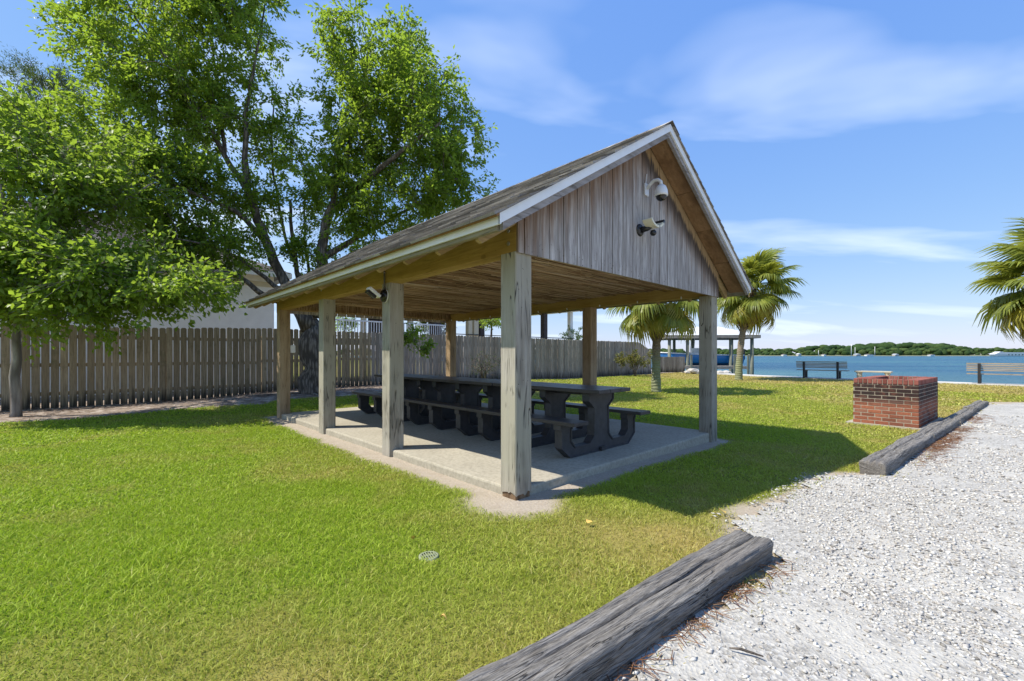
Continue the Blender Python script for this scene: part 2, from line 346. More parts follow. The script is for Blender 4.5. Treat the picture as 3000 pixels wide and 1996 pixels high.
def m_brick(name, stops):
    m = Mat(name); r = m.rand(); p = m.pos(); n = m.noise(p, 30, 5, .65); b = m.noise(p, 7, 4, .6)
    col = m.ramp(r, stops); col = m.mix(m.ramp(n, [(.3, .35), (.6, 0)]), col, (.06, .035, .03))
    soot = m.attr('soot')
    z = m.n('ShaderNodeSeparateXYZ'); m.put(z.inputs[0], m.pos())
    band = m.math('MULTIPLY', m.ramp(z.outputs[2], [(.34, 0), (.52, 1)]), m.ramp(z.outputs[2], [(.76, 1), (.79, .1)]))
    band = m.math('MULTIPLY', band, m.ramp(b, [(.30, .5), (.5, 1)])); col = m.mix(m.math('MULTIPLY', band, .93), col, (.028, .022, .022))
    return m.bsdf(col, .85, m.bump(n, .4, .004), spec=.15)
M['brick'] = m_brick('red_brick', [(0, (.18, .07, .045)), (.3, (.28, .098, .057)), (.7, (.36, .128, .07)), (1, (.26, .145, .11))])
M['rowlock'] = m_brick('red_brick_cap', [(0, (.2, .06, .045)), (.5, (.30, .10, .075)), (1, (.36, .15, .115))])
M['mortar'] = m_concrete('mortar', (.33, .285, .22), (.40, .35, .28), (.2, .17, .13))
def m_bark(name, a, b, dk, sc_=1):
    m = Mat(name); c = m.coord('Object', (1, 1, .22)); n = m.noise(c, 26*sc_, 5, .7, .6); v = m.voro(c, 16*sc_); g = m.noise(c, 5, 4)
    col = m.mix(m.ramp(n, [(.35, 0), (.65, 1)]), a, b); col = m.mix(m.ramp(v.outputs['Distance'], [(.25, 0), (.6, .8)]), col, dk); col = m.mix(m.ramp(g, [(.55, 0), (.75, .4)]), col, b)
    return m.bsdf(col, .95, m.bump(m.math('SUBTRACT', n, m.math('MULTIPLY', v.outputs['Distance'], .8)), .9, .02), spec=.1)
M['bark'] = m_bark('dark_furrowed_bark', (.16, .135, .11), (.31, .27, .23), (.055, .045, .038))
M['bark_pale'] = m_bark('pale_smooth_bark', (.28, .25, .21), (.38, .35, .3), (.13, .11, .09), .5)
M['palm_bark'] = m_bark('palm_trunk_bark', (.2, .14, .09), (.34, .27, .19), (.07, .05, .035))
def m_palmtrunk():
    m = Mat('mossy_palm_trunk'); c = m.coord('Object', (1, 1, 1)); n = m.noise(c, 30, 5, .7); g = m.noise(c, 3, 4); z = m.n('ShaderNodeSeparateXYZ'); m.put(z.inputs[0], m.n('ShaderNodeTexCoord').outputs['Object'])
    wv = m.n('ShaderNodeTexWave', wave_type='BANDS', bands_direction='Z'); m.put(wv.inputs[0], c); wv.inputs['Scale'].default_value = 3.2; wv.inputs['Distortion'].default_value = 5; wv.inputs['Detail'].default_value = 3
    col = m.mix(m.ramp(n, [(.3, 0), (.7, 1)]), (.17, .13, .09), (.34, .29, .23)); col = m.mix(m.math('MULTIPLY', wv.outputs['Fac'], .22), col, (.09, .065, .045))
    zz = m.math('ADD', z.outputs[2], m.math('MULTIPLY', m.math('SUBTRACT', g, .5), 1.0)); col = m.mix(m.ramp(zz, [(.0, .85), (1, .8)]), col, (.235, .26, .13)) if False else m.mix(m.ramp(m.math('MULTIPLY', zz, .5), [(.5, .75), (.75, 0)]), col, (.24, .27, .14))
    return m.bsdf(col, .95, m.bump(m.math('ADD', n, wv.outputs['Fac']), .7, .02), spec=.1)
M['palm_trunk'] = m_palmtrunk()
def m_leaf(name, stops, trans, f=.35):
    m = Mat(name); return m.leaf(m.ramp(m.attr('rnd'), stops), trans, f, .45, .3)
M['leaf'] = m_leaf('shade_tree_leaf', [(0, (.068, .115, .014)), (.5, (.14, .21, .024)), (.85, (.215, .30, .038)), (1, (.31, .375, .07))], (.38, .54, .045), .5)
M['leaf_young'] = m_leaf('young_tree_leaf', [(0, (.068, .115, .014)), (.5, (.14, .21, .026)), (.85, (.215, .30, .044)), (1, (.31, .38, .08))], (.38, .54, .05), .5)
M['leaf_pine'] = m_leaf('pine_needle', [(0, (.035, .062, .016)), (.6, (.07, .11, .026)), (1, (.11, .16, .04))], (.12, .18, .035), .3)
M['leaf_shrub'] = m_leaf('shrub_leaf', [(0, (.09, .1, .02)), (.5, (.17, .18, .04)), (.9, (.24, .22, .06)), (1, (.3, .13, .06))], (.25, .25, .05), .3)
M['leaf_dark'] = m_leaf('bush_leaf', [(0, (.03, .06, .012)), (.6, (.06, .105, .022)), (1, (.1, .15, .04))], (.1, .18, .03), .3)
def m_frond(name, a, b, tr, f):
    m = Mat(name); r = m.rand(); c = m.noise(m.coord('Object', rnd=3), 3, 3); return m.leaf(m.mix(r, a, b), tr, f, .42, .4)
M['frond'] = m_frond('palm_frond_green', (.10, .14, .02), (.27, .30, .05), (.38, .40, .05), .4)
M['frond_yellow'] = m_frond('palm_frond_yellowing', (.25, .24, .035), (.42, .38, .08), (.5, .43, .07), .4)
M['frond_dead'] = m_frond('palm_frond_dead', (.2, .15, .1), (.36, .30, .22), (.25, .18, .1), .15)
def m_water():
    m = Mat('bay_water'); p = m.pos((1, 1, 1)); ps = m.pos((.012, .05, 1)); band = m.noise(ps, 1.0, 3, .55, .6)
    col = m.ramp(band, [(.36, (.012, .07, .135)), (.5, (.022, .10, .165)), (.66, (.05, .155, .185))])
    sp = m.n('ShaderNodeSeparateXYZ'); m.put(sp.inputs[0], m.pos()); q = m.math('ADD', m.math('MULTIPLY', sp.outputs[0], .773), m.math('MULTIPLY', sp.outputs[1], .634))
    col = m.mix(m.ramp(m.math('MULTIPLY', q, .01), [(.28, .75), (.75, 0)]), col, (.10, .205, .20))
    w1 = m.noise(m.pos((.5, 1.3, 1)), 1.4, 4, .65, .4); w2 = m.noise(m.pos((.06, .2, 1)), 1.0, 4, .6)
    return m.bsdf(col, .3, m.bump(m.math('ADD', w1, m.math('MULTIPLY', w2, 3)), 1.0, .5), spec=.3, IOR=1.14)
M['water'] = m_water()
M['stucco'] = plain('pale_stucco', (.86, .85, .79), .85, 0, .2, .05, .2, 3)
M['cream'] = plain('cream_paint', (.66, .58, .4), .7, 0, .2, .05)
M['roof_grey'] = m_shingle()
M['brown_post'] = plain('dark_brown_post', (.06, .045, .04), .7)
M['grey_pile'] = wood('weathered_pile', (.28, .29, .22), (.2, .21, .16), (.1, .1, .08), 'Z', .8, .2, .4)
M['hull'] = plain('blue_gelcoat', (.03, .2, .5), .2, 0, .6, .05)
M['hull_dark'] = plain('navy_antifoul', (.012, .035, .1), .35)
M['boat_white'] = plain('white_gelcoat', (.8, .8, .8), .25)
M['metal_roof'] = plain('white_metal_roof', (.62, .62, .61), .45, 0, .4, .02)
M['deck_wood'] = wood('grey_deck_timber', (.36, .33, .29), (.28, .25, .22), (.15, .13, .11), 'X', .8, .2, .4)
M['bench_wood'] = wood('bleached_bench_slat', (.46, .38, .28), (.36, .29, .21), (.2, .16, .11), 'X', .8, .1, .3)
M['bench_iron'] = plain('dark_bench_frame', (.03, .03, .034), .5)
M['stone_pale'] = m_concrete('cast_stone', (.45, .4, .31), (.55, .5, .4), (.3, .26, .2))
M['rubble'] = m_concrete('rubble', (.5, .46, .41), (.62, .58, .52), (.36, .33, .29))
M['drain'] = plain('pale_green_plastic', (.25, .275, .16), .7)
M['dark_hole'] = plain('dark_pit', (.015, .012, .01), .9)
M['straw'] = m_leaf('pine_straw', [(0, (.12, .05, .025)), (.6, (.26, .12, .05)), (1, (.34, .2, .1))], (.2, .1, .04), .1)
M['twig'] = m_leaf('mulch_twig', [(0, (.09, .06, .045)), (.6, (.24, .18, .135)), (1, (.42, .34, .27))], (.2, .15, .1), .05)
M['dry_leaf'] = plain('yellow_fallen_leaf', (.62, .4, .1), .6)
M['reed'] = None
def m_reed():
    m = Mat('brown_reed'); r = m.rand(); col = m.ramp(r, [(0, (.18, .11, .06)), (.25, (.40, .25, .14)), (.6, (.58, .40, .24)), (.9, (.68, .51, .33)), (1, (.74, .6, .44))]); n = m.noise(m.pos(), 3, 4); col = m.mix(m.ramp(n, [(.58, 0), (.75, .35)]), col, (.14, .085, .05)); return m.bsdf(col, .8, spec=.15)
M['reed'] = m_reed()

# ------------------------------------------------------------------ layout shared by ground, grass and objects
TH = R(43.436); P0 = Vector((.034, 3.885, 0)); BX = np.array([math.cos(TH), math.sin(TH)]); AY = np.array([-math.sin(TH), math.cos(TH)])
PL, PW, PS = 7.143, 4.428, .205                                  # pavilion length, width, post size
def pav(x, y, z=0): return Vector((P0.x+BX[0]*x+AY[0]*y, P0.y+BX[1]*x+AY[1]*y, z))
def pav_xy(X, Y):
    dx = X-P0.x; dy = Y-P0.y; return dx*BX[0]+dy*BX[1], dx*AY[0]+dy*AY[1]
def fence_d(X, Y): return (21.25+.947*X-Y)/1.377               # metres in front of the fence line
TP = np.array([1.655, 2.764]); TD = np.array([.7797, .6262]); TN = np.array([.6262, -.7797])
def tie_st(X, Y): dx = X-TP[0]; dy = Y-TP[1]; return dx*TN[0]+dy*TN[1], dx*TD[0]+dy*TD[1]
COAST = [(70, -42.2), (20.5, 18.2), (16.4, 23.2), (14.3, 26.2), (12.5, 31.9), (2, 58), (-60, 200)]   # lawn edge along the sea wall
def coast_d(X, Y):
    """signed distance to the coast polyline, positive inland"""
    X = np.asarray(X, float); best = np.full(X.shape, 1e9); sg = np.ones(X.shape)
    for (x0, y0), (x1, y1) in zip(COAST[:-1], COAST[1:]):
        dx, dy = x1-x0, y1-y0; l = math.hypot(dx, dy); t = np.clip(((X-x0)*dx+(Y-y0)*dy)/l/l, 0, 1)
        qx = X-(x0+t*dx); qy = Y-(y0+t*dy); d = np.hypot(qx, qy); s = np.where(dx*qy-dy*qx > 0, 1, -1)
        m = d < best; best = np.where(m, d, best); sg = np.where(m, s, sg)
    return best*sg
def ground_z(X, Y):
    X = np.asarray(X, float); Y = np.asarray(Y, float)
    z = .03*(fbm(X*.35, Y*.35, 3, 2)-.5)
    z = z*sstep(3, 7, np.hypot(X, Y))
    fd = fence_d(X, Y); z = z+.16*sstep(3.6, .8, np.abs(fd-.4)+.0)*sstep(-9.5, -6.8, X)*sstep(4, -2, X)
    p5 = pav(PW, 0); z = z-.05*np.exp(-((X-p5.x)**2+(Y-p5.y)**2)/2.5)
    cd = coast_d(X, Y); z = np.where(cd < -.35, -2.2, z); return z
def gz(x, y): return float(ground_z(np.array([x]), np.array([y]))[0])
def sand_mask(X, Y):
    x, y = pav_xy(X, Y); d = np.maximum(np.maximum(-x, x-PW), np.maximum(-y, y-PL)); n = fbm(X*1.6, Y*1.6, 5, 3)
    wd = np.where(-x > -.05, .25, .20)+ .22*(n-.5); m = sstep(wd+.05, wd-.06, d)
    m = np.maximum(m, sstep(.40, .26, np.hypot((X-.03)/1.35, Y-3.82)+.25*(n-.5)))
    s, t = tie_st(X, Y); gap = .42*sstep(-.3, .3, t)*sstep(3.3, 2.7, t)
    m = np.maximum(m, sstep(-gap-.22+.5*(n-.5), -gap-.02+.5*(n-.5), s)*(Y < 12)*(t > -3.5))
    return m
def mulch_mask(X, Y):
    fd = fence_d(X, Y); n = fbm(X*.9, Y*.9, 11, 4); wd = 2.75-2.2*sstep(-3.5, 1.5, X)+.9*(n-.5)
    return sstep(wd+.12, wd-.12, fd)*(fd > -8)
def gravel_mask(X, Y):
    s, t = tie_st(X, Y); n = fbm(X*1.8, Y*1.8, 23, 4); gap = .40*sstep(-.1, .5, t)*sstep(3.1, 2.4, t)
    return (s > -gap+.30*(n-.5)-.02) & (Y < 11.35+.5*(n-.5)+.15*np.maximum(0, X-12.5)) & (coast_d(X, Y) > 6)
def dry_mask(X, Y):
    n = fbm(X*.55, Y*.55, 31, 4); m2 = fbm(X*2.6, Y*2.6, 37, 3); s, t = tie_st(X, Y); cd = coast_d(X, Y)
    fgl = sstep(1.5, -1.5, X)*sstep(7.5, 5.0, Y); d = (.14+.36*sstep(.46, .72, n)+.30*sstep(.55, .75, m2))*(1-.25*fgl)
    d = d+.36*sstep(-1.9, -.2, s)*(Y < 11)+.4*sstep(-.3, -.02, s)*(Y < 11)+.95*sstep(7.0, 2.4, cd+2.5*(n-.5))
    x, y = pav_xy(X, Y); right = sstep(PW+.6, PW+4, x); d = d+.28*right
    d = d+.28*sstep(1.7, .3, np.hypot((X-1.2)/1.3, (Y-3.1)/.55))
    return np.clip(d, 0, 1)

# ------------------------------------------------------------------ ground, water, sea wall, gravel
def axis_lines(a, b, step, lo, hi):
    v = list(np.arange(a, b+1e-6, step)); s = step; x = a
    while x > lo: s *= 1.35; x -= s; v.insert(0, max(x, lo))
    s = step; x = b
    while x < hi: s *= 1.35; x += s; v.append(min(x, hi))
    return np.array(v)
def grid(xs, ys, keep=None):
    X, Y = np.meshgrid(xs, ys, indexing='ij'); n, k = X.shape; i = np.arange((n-1)*(k-1)); a = (i//(k-1))*k+i % (k-1)
    Fc = np.stack([a, a+k, a+k+1, a+1], 1)
    if keep is not None:
        cx = (X[:-1, :-1]+X[1:, 1:])/2; cy = (Y[:-1, :-1]+Y[1:, 1:])/2; Fc = Fc[keep(cx, cy).ravel()]
    return X.ravel(), Y.ravel(), Fc
X, Y, Fc = grid(axis_lines(-14, 22, .13, -400, 300), axis_lines(.8, 34, .13, -300, 400))
g = obj('ground', np_mesh('ground', np.stack([X, Y, ground_z(X, Y)], 1), Fc, M['ground'], True, {'dry': dry_mask(X, Y), 'sand': sand_mask(X, Y), 'mulch': mulch_mask(X, Y)}))
tag(g, kind='structure')
X, Y, Fc = grid(np.arange(-3, 26, .1), np.arange(-6, 13, .1), gravel_mask)
used = np.unique(Fc); re = np.zeros(len(X), int); re[used] = np.arange(len(used)); X, Y, Fc = X[used], Y[used], re[Fc]
gv = obj('gravel_driveway', np_mesh('gravel_driveway', np.stack([X, Y, ground_z(X, Y)+.012+.012*fbm(X*2, Y*2, 41, 3)], 1), Fc, M['gravel'], True)); tag(gv, kind='structure')
X, Y, Fc = grid(axis_lines(0, 60, 4, -2500, 3500), axis_lines(10, 80, 4, -400, 620))
tag(obj('water', np_mesh('water', np.stack([X, Y, np.full(X.shape, -.62)], 1), Fc, M['water'], True)), kind='structure')
# sea wall walkway: slabs along the coast, each a solid segment down into the water
sw = empty('seawall', (0, 0, 0)); tag(sw, kind='structure')
pts = [Vector(p) for p in COAST[:-1]]; wall = []
for i, p in enumerate(pts):
    d0 = (pts[i]-pts[i-1]).normalized() if i else (pts[1]-pts[0]).normalized(); d1 = (pts[i+1]-pts[i]).normalized() if i < len(pts)-1 else d0
    d = (d0+d1).normalized(); n = Vector((d.y, -d.x)); wall.append((p, p+n*1.15/max(.5, n.dot(Vector((d0.y, -d0.x))))))
for i in range(len(pts)-1):
    (a0, a1), (b0, b1) = wall[i], wall[i+1]; k = max(1, int((b0-a0).length/3.0))
    for j in range(k):
        t0 = j/k; t1 = (j+1)/k-.006/(b0-a0).length*2
        q = [a0.lerp(b0, t0), a1.lerp(b1, t0), a1.lerp(b1, t1), a0.lerp(b0, t1)]
        mb = MB(); mb.add([(c.x, c.y, -1.6) for c in q]+[(c.x, c.y, .055) for c in q], [(3, 2, 1, 0), (4, 5, 6, 7), (0, 1, 5, 4), (1, 2, 6, 5), (2, 3, 7, 6), (3, 0, 4, 7)])
        mb.build('slab', M['seawall'], sw)
# concrete slab of the pavilion
sl = MB(); SZ = .085
for (x0, x1, y0, y1) in [(.035, PW-.035, .035, PL-.03)]:
    nx, ny = 24, 40; xs = np.linspace(x0, x1, nx); ys = np.linspace(y0, y1, ny)
    ring = [(x, y0) for x in xs[:-1]]+[(x1, y) for y in ys[:-1]]+[(x, y1) for x in xs[::-1][:-1]]+[(x0, y) for y in ys[::-1][:-1]]
    jit = lambda a: (vn(a*3.1, 1.7, 8)-.5)*.018
    k = len(ring); o = 0; V = []
    for (dz, inset) in ((-.35, 0), (SZ-.02, 0), (SZ-.006, .006), (SZ, .02)):
        for i, (x, y) in enumerate(ring):
            cx, cy = (x0+x1)/2, (y0+y1)/2; ux = 1 if x > cx else -1; uy = 1 if y > cy else -1
            ex = ux*(inset-float(jit(i*.37))) if x in (x0, x1) else 0; ey = uy*(inset-float(jit(i*.31+40))) if y in (y0, y1) else 0
            V.append((x-ex, y-ey, dz))
    Fs = [(r*k+i, r*k+(i+1) % k, (r+1)*k+(i+1) % k, (r+1)*k+i) for r in range(3) for i in range(k)]+[tuple(3*k+i for i in range(k))]
    sl.add(V, Fs)
so = sl.build('concrete_slab', M['concrete']); so.location = P0; so.rotation_euler = (0, 0, TH); tag(so, kind='structure')

# ------------------------------------------------------------------ pavilion
pv = empty('pavilion', P0, TH); tag(pv, 'open timber picnic pavilion with shingled gable roof over a concrete slab', 'pavilion')
ZB, OA, OB, SL = 2.22, .33, .485, .610
def zw(x): return 2.292+SL*(min(x, PW-x)+OB)                  # lower edge of the white trim at cross position x
def post(x, y, top, mat, fray=False, seed=0):
    s = PS; c = .008; per = []
    def side(p, q, n):
        for i in range(n): t = i/n; per.append((p[0]+(q[0]-p[0])*t, p[1]+(q[1]-p[1])*t))
    cs = [(c, 0), (s-c, 0), (s, c), (s, s-c), (s-c, s), (c, s), (0, s-c), (0, c)]
    for i in range(8): side(cs[i], cs[(i+1) % 8], 9 if i % 2 == 0 else 1)
    k = len(per); rnd = random.Random(seed); mb = MB(); V = []
    for zi, z in enumerate((None, .12, .6, 1.2, 1.8, top)):
        for i, (a, b) in enumerate(per):
            zz = (-.25 if not fray else .012+.05*vn(i*.55, 3, 5)+rnd.uniform(0, .02)) if z is None else z
            dx = (vn(i*.6, zz*2, seed)-.5)*.004; V.append((x+a+dx, y+b+dx, zz))
    mb.add(V, [(r*k+i, r*k+(i+1) % k, (r+1)*k+(i+1) % k, (r+1)*k+i) for r in range(5) for i in range(k)]+[tuple(5*k+i for i in range(k)), tuple(range(k-1, -1, -1))])
    po = mb.build('post', mat, pv)
    if fray:
        m2 = MB(); q = []
        for i, (a, b) in enumerate(per):
            q.append((x+s/2+(a-s/2)*.9, y+s/2+(b-s/2)*.9))
        m2.prism(q, lambda a, b, t: (a, b, -.2 if t == 0 else .11)); m2.build('rotted_core', wood('rotted_brown_wood', (.3, .2, .12), (.2, .13, .075), (.06, .035, .02), 'Z', 1.2, 0, 1), po)
    return po
ys_l = [0, 2.313, 4.566, PL-PS]; ys_r = [0, 2.296, 4.6, PL-PS]
for i, y in enumerate(ys_l): post(0, y, ZB, M['post'] if i < 3 else M['post_inner'], i == 0, i)
for i, y in enumerate(ys_r): post(PW-PS, y, ZB, M['post'] if i == 0 else M['post_inner'], False, 9+i)
for x0, x1 in ((.004, .165), (PW-.165, PW-.004)):
    mb = MB()
    for (a, b) in ((x0, (x0+x1)/2-.002), ((x0+x1)/2+.002, x1)): mb.box(a, b, .002, PL-.002, ZB+.001, ZB+.284)
    bo = mb.build('beam', M['beam'], pv, bevel=.004)
    if x0 < 1:
        for (yy, zz) in ((.10, ZB+.2), (.10, ZB+.085), (2.41, ZB+.2), (4.66, ZB+.15), (PL-.1, ZB+.18)):
            MB().lathe([(0, .006), (.018, .006), (.02, 0)], 12, Matrix.Translation((x0-.001, yy, zz)) @ Matrix.Rotation(R(-90), 4, 'Y')).build('bolt', M['steel'], bo)
for y0, nm in ((.03, 'beam'), (PL-.15, 'beam')):
    MB().box(.17, PW-.17, y0, y0+.12, ZB+.03, ZB+.27).build(nm, M['beam_x'], pv)
# rafters: one pair at every 0.61 m
yr = list(np.linspace(.0, PL-.045, 13))
def rafter(y0, y1, sgn):
    prof = [(-OB+.06, -.085), (-OB+.06, .055), (PW/2, .055), (PW/2, -.13), (-OB+.10, -.13)]
    f = lambda a, b, t: ((a if sgn < 0 else PW-a), (y0 if t == 0 else y1), 2.292+SL*(a+OB)+b)
    return MB().prism(prof, f)
for i, y in enumerate(yr):
    for sgn in (-1, 1): rafter(y+.004*(sgn+1), y+.042+.004*(sgn+1), sgn).build('rafter', M['rafter'], pv)
# roof deck (part) with shingles as its pieces
cphi = 1/math.sqrt(1+SL*SL); sphi = SL*cphi; slope_len = (PW/2+OB)/cphi
def slope_pt(side, s, y, n):
    x = -OB+s*cphi-n*sphi; z = 2.292+s*sphi+n*cphi
    return (x if side < 0 else PW-x, y, z)
deck = MB()
for sd in (-1, 1):
    deck.prism([(-.0, -OA), (slope_len, -OA), (slope_len, PL+OA), (0, PL+OA)], lambda a, b, t, sd=sd: slope_pt(sd, a, b, .056 if t == 0 else .074))
roof = deck.build('roof', M['ply'], pv)
EXPO, TABW = .142, .305
def tab_mesh(): 
    mb = MB(); wd = TABW-.005; ln = .2
    vs = [(0, 0, .012), (wd, 0, .012), (wd, ln, .003), (0, ln, .003), (0, 0, .005), (wd, 0, .005), (wd, ln, -.002), (0, ln, -.002)]
    return mb.add(vs, [(0, 1, 2, 3), (4, 7, 6, 5), (0, 4, 5, 1), (1, 5, 6, 2), (2, 6, 7, 3), (3, 7, 4, 0)])
tabs = [tab_mesh().mesh('shingle', M['shingle']) for _ in range(1)]
ncourse = int(slope_len/EXPO); rest = MB(); right = MB(); nsh = 0; cand = []
for c_ in range(ncourse+1):
    s0 = c_*EXPO-.025; y = -OA-.02-(c_ % 2)*TABW/2-(c_ % 3)*.05
    while y < PL+OA:
        y0 = max(y, -OA-.025); y1 = min(y+TABW-.005, PL+OA+.025)
        if y1-y0 > .03: cand.append((y0, y1, s0, c_))
        y += TABW
cand.sort(key=lambda q: q[0]-.25*q[2]); rs = random.Random(4)
for k, (y0, y1, s0, c_) in enumerate(cand):
    ln = min(.2, slope_len-s0); lift = rs.uniform(0, .009); ds = rs.uniform(-.006, .004)
    def quad(sd, mbx):
        P = [slope_pt(sd, s0+ds, y0, .093+lift), slope_pt(sd, s0+ds, y1, .093+lift), slope_pt(sd, s0+ln, y1, .077), slope_pt(sd, s0+ln, y0, .077),
             slope_pt(sd, s0+ds, y0, .078), slope_pt(sd, s0+ds, y1, .078), slope_pt(sd, s0+ln, y1, .0745), slope_pt(sd, s0+ln, y0, .0745)]
        mbx.add(P, [(0, 1, 2, 3), (4, 7, 6, 5), (0, 4, 5, 1), (1, 5, 6, 2), (2, 6, 7, 3), (3, 7, 4, 0)])
    quad(1, right)
    if nsh < 300: mb = MB(); quad(-1, mb); mb.build('shingle', M['shingle'], roof); nsh += 1
    else: quad(-1, rest)
tag(rest.build('shingles', M['shingle'], roof), kind='stuff'); tag(right.build('shingles', M['shingle'], roof), kind='stuff')
y = -OA-.03
while y < PL+OA:                                                # ridge caps, bent over the ridge
    y1 = min(y+.3, PL+OA+.03); mb = MB()
    for sd in (-1, 1):
        mb.add([slope_pt(sd, slope_len-.15, y, .094), slope_pt(sd, slope_len-.15, y1, .09), slope_pt(sd, slope_len+.09*SL, y1, .09), slope_pt(sd, slope_len+.097*SL, y, .097)], [(0, 1, 2, 3)])
    o = mb.build('ridge_cap', M['shingle'], roof); md = o.modifiers.new('t', 'SOLIDIFY'); md.thickness = .006; y += .15
# eave: wood fascia, white drip edge in three lengths with open joints
for sd in (-1, 1):
    f = lambda x: x if sd < 0 else PW-x
    mb = MB(); a, b = sorted((f(-OB+.018), f(-OB+.058))); mb.box(a, b, -OA+.06, PL+OA-.06, 2.292-.035, 2.292+.058); mb.build('fascia', M['fascia_wood'], pv)
    ln = [-OA, 1.62, 4.72, PL+OA]
    for i in range(3):
        a, b = sorted((f(-OB-.003), f(-OB+.014))); mb = MB(); mb.box(a, b, ln[i]+.006*(i > 0), ln[i+1], 2.292, 2.292+.08); mb.build('drip_edge', M['white'], pv)
# rakes at both gables
for ysgn, yf in ((-1, -OA), (1, PL+OA)):
    for sd in (-1, 1):
        def strip(y0, y1, n0, n1, s0=0., s1=None):
            s1 = slope_len if s1 is None else s1
            return MB().prism([(s0, n0), (s1, n0), (s1, n1), (s0, n1)], lambda a, b, t: (lambda q: (q[0], y0 if t == 0 else y1, q[2]))(slope_pt(sd, a, 0, b)))
        yo = yf; yi = yf-ysgn*.016
        # the trim ends in a vertical cut at the ridge so both sides meet
        mb = MB(); x0, x1 = -OB-.003, PW/2
        P = [(x0, zw(-OB)), (x1, 2.292+SL*(PW/2+OB)), (x1, 2.292+SL*(PW/2+OB)+.088), (x0, zw(-OB)+.082)]
        mb.prism(P, lambda a, b, t: (a if sd < 0 else PW-a, yo+ysgn*.003 if t == 0 else yi, b)); mb.build('rake_trim', M['white'], pv)
        mb = MB(); P = [(x0+.05, zw(-OB)-.035), (x1, 2.292+SL*(PW/2+OB)-.066), (x1, 2.292+SL*(PW/2+OB)+.06), (x0+.05, zw(-OB)+.06)]
        y2 = yf-ysgn*.055
        mb.prism(P, lambda a, b, t: (a if sd < 0 else PW-a, yi-ysgn*.002 if t == 0 else y2, b)); mb.build('rake_board', M['rake_wood'], pv)
        # plywood soffit panels between siding and rake
        ya, yb = sorted((y2-ysgn*.002, 0-.03 if ysgn < 0 else PL+.03)); seams = [0.03, .80, 1.52, 2.25, slope_len-.02] if ysgn < 0 else [.03, slope_len-.02]
        for i in range(len(seams)-1):
            MB().prism([(seams[i], -.012), (seams[i+1]-.008, -.012), (seams[i+1]-.008, .05), (seams[i], .05)], lambda a, b, t: (lambda q: (q[0], ya if t == 0 else yb, q[2]))(slope_pt(sd, a, 0, b))).build('soffit_panel', M['ply'], pv)
# gable siding boards, front and back
def board(x0, x1, yo, yi, z0):
    g = .0065; xa, xb = x0+g, x1-g; nz = 10; V = []; att = {'shelter': [], 'fresh': [], 'low': []}
    top = lambda x: 2.292+SL*(min(x, PW-x)+OB)+.0
    mid = PW/2; cols = [xa, xb] if not (xa < mid < xb) else [xa, mid, xb]; idx = {}
    for yy in (yo, yi):
        for x in cols:
            for j in range(nz+1):
                z = z0+(top(x)-.014-z0)*j/nz; idx[(yy, x, j)] = len(V); V.append((x, yy, z)); tp = 2.292+SL*(x+OB); tr = 2.292+SL*(PW-x+OB)
                att['shelter'].append(top(x)-z); att['fresh'].append((tr-z)*cphi if x > PW/2-.15 else 5); att['low'].append(z-z0)
    Fs = []
    for a, b in zip(cols[:-1], cols[1:]):
        for j in range(nz):
            Fs.append((idx[(yo, a, j)], idx[(yo, b, j)], idx[(yo, b, j+1)], idx[(yo, a, j+1)])); Fs.append((idx[(yi, b, j)], idx[(yi, a, j)], idx[(yi, a, j+1)], idx[(yi, b, j+1)]))
        Fs.append((idx[(yo, a, nz)], idx[(yo, b, nz)], idx[(yi, b, nz)], idx[(yi, a, nz)])); Fs.append((idx[(yi, a, 0)], idx[(yi, b, 0)], idx[(yo, b, 0)], idx[(yo, a, 0)]))
    for x, s in ((cols[0], 1), (cols[-1], -1)):
        for j in range(nz):
            q = (idx[(yi, x, j)], idx[(yo, x, j)], idx[(yo, x, j+1)], idx[(yi, x, j+1)]); Fs.append(q if s > 0 else q[::-1])
    me = bpy.data.meshes.new('board'); me.from_pydata(V, [], Fs)
    for k_, v_ in att.items(): me.attributes.new(k_, 'FLOAT', 'POINT').data.foreach_set('value', np.array(v_, np.float32))
    me.materials.append(M['siding']); return obj('board', me, pv)
nb = 21; bxs = [-.002+(PW+.004)*i/nb for i in range(nb+1)]; bxs[1] = .085
for i in range(nb):
    j = random.Random(i).uniform(-.002, .002)
    board(bxs[i], bxs[i+1], -.024+j, -.004, ZB-.012); board(bxs[i], bxs[i+1], PL+.024, PL+.004, ZB-.05)
MB().prism([(0.02, ZB+.01), (PW-.02, ZB+.01), (PW-.02, 2.56), (PW/2, 3.85), (.02, 2.56)], lambda a, b, t: (a, -.003 if t == 0 else .0285, b)).build('gable_backing', M['beam_x'], pv)
MB().prism([(0.02, ZB+.01), (PW-.02, ZB+.01), (PW-.02, 2.56), (PW/2, 3.85), (.02, 2.56)], lambda a, b, t: (a, PL-.0285 if t == 0 else PL+.003, b)).build('gable_backing', M['beam_x'], pv)
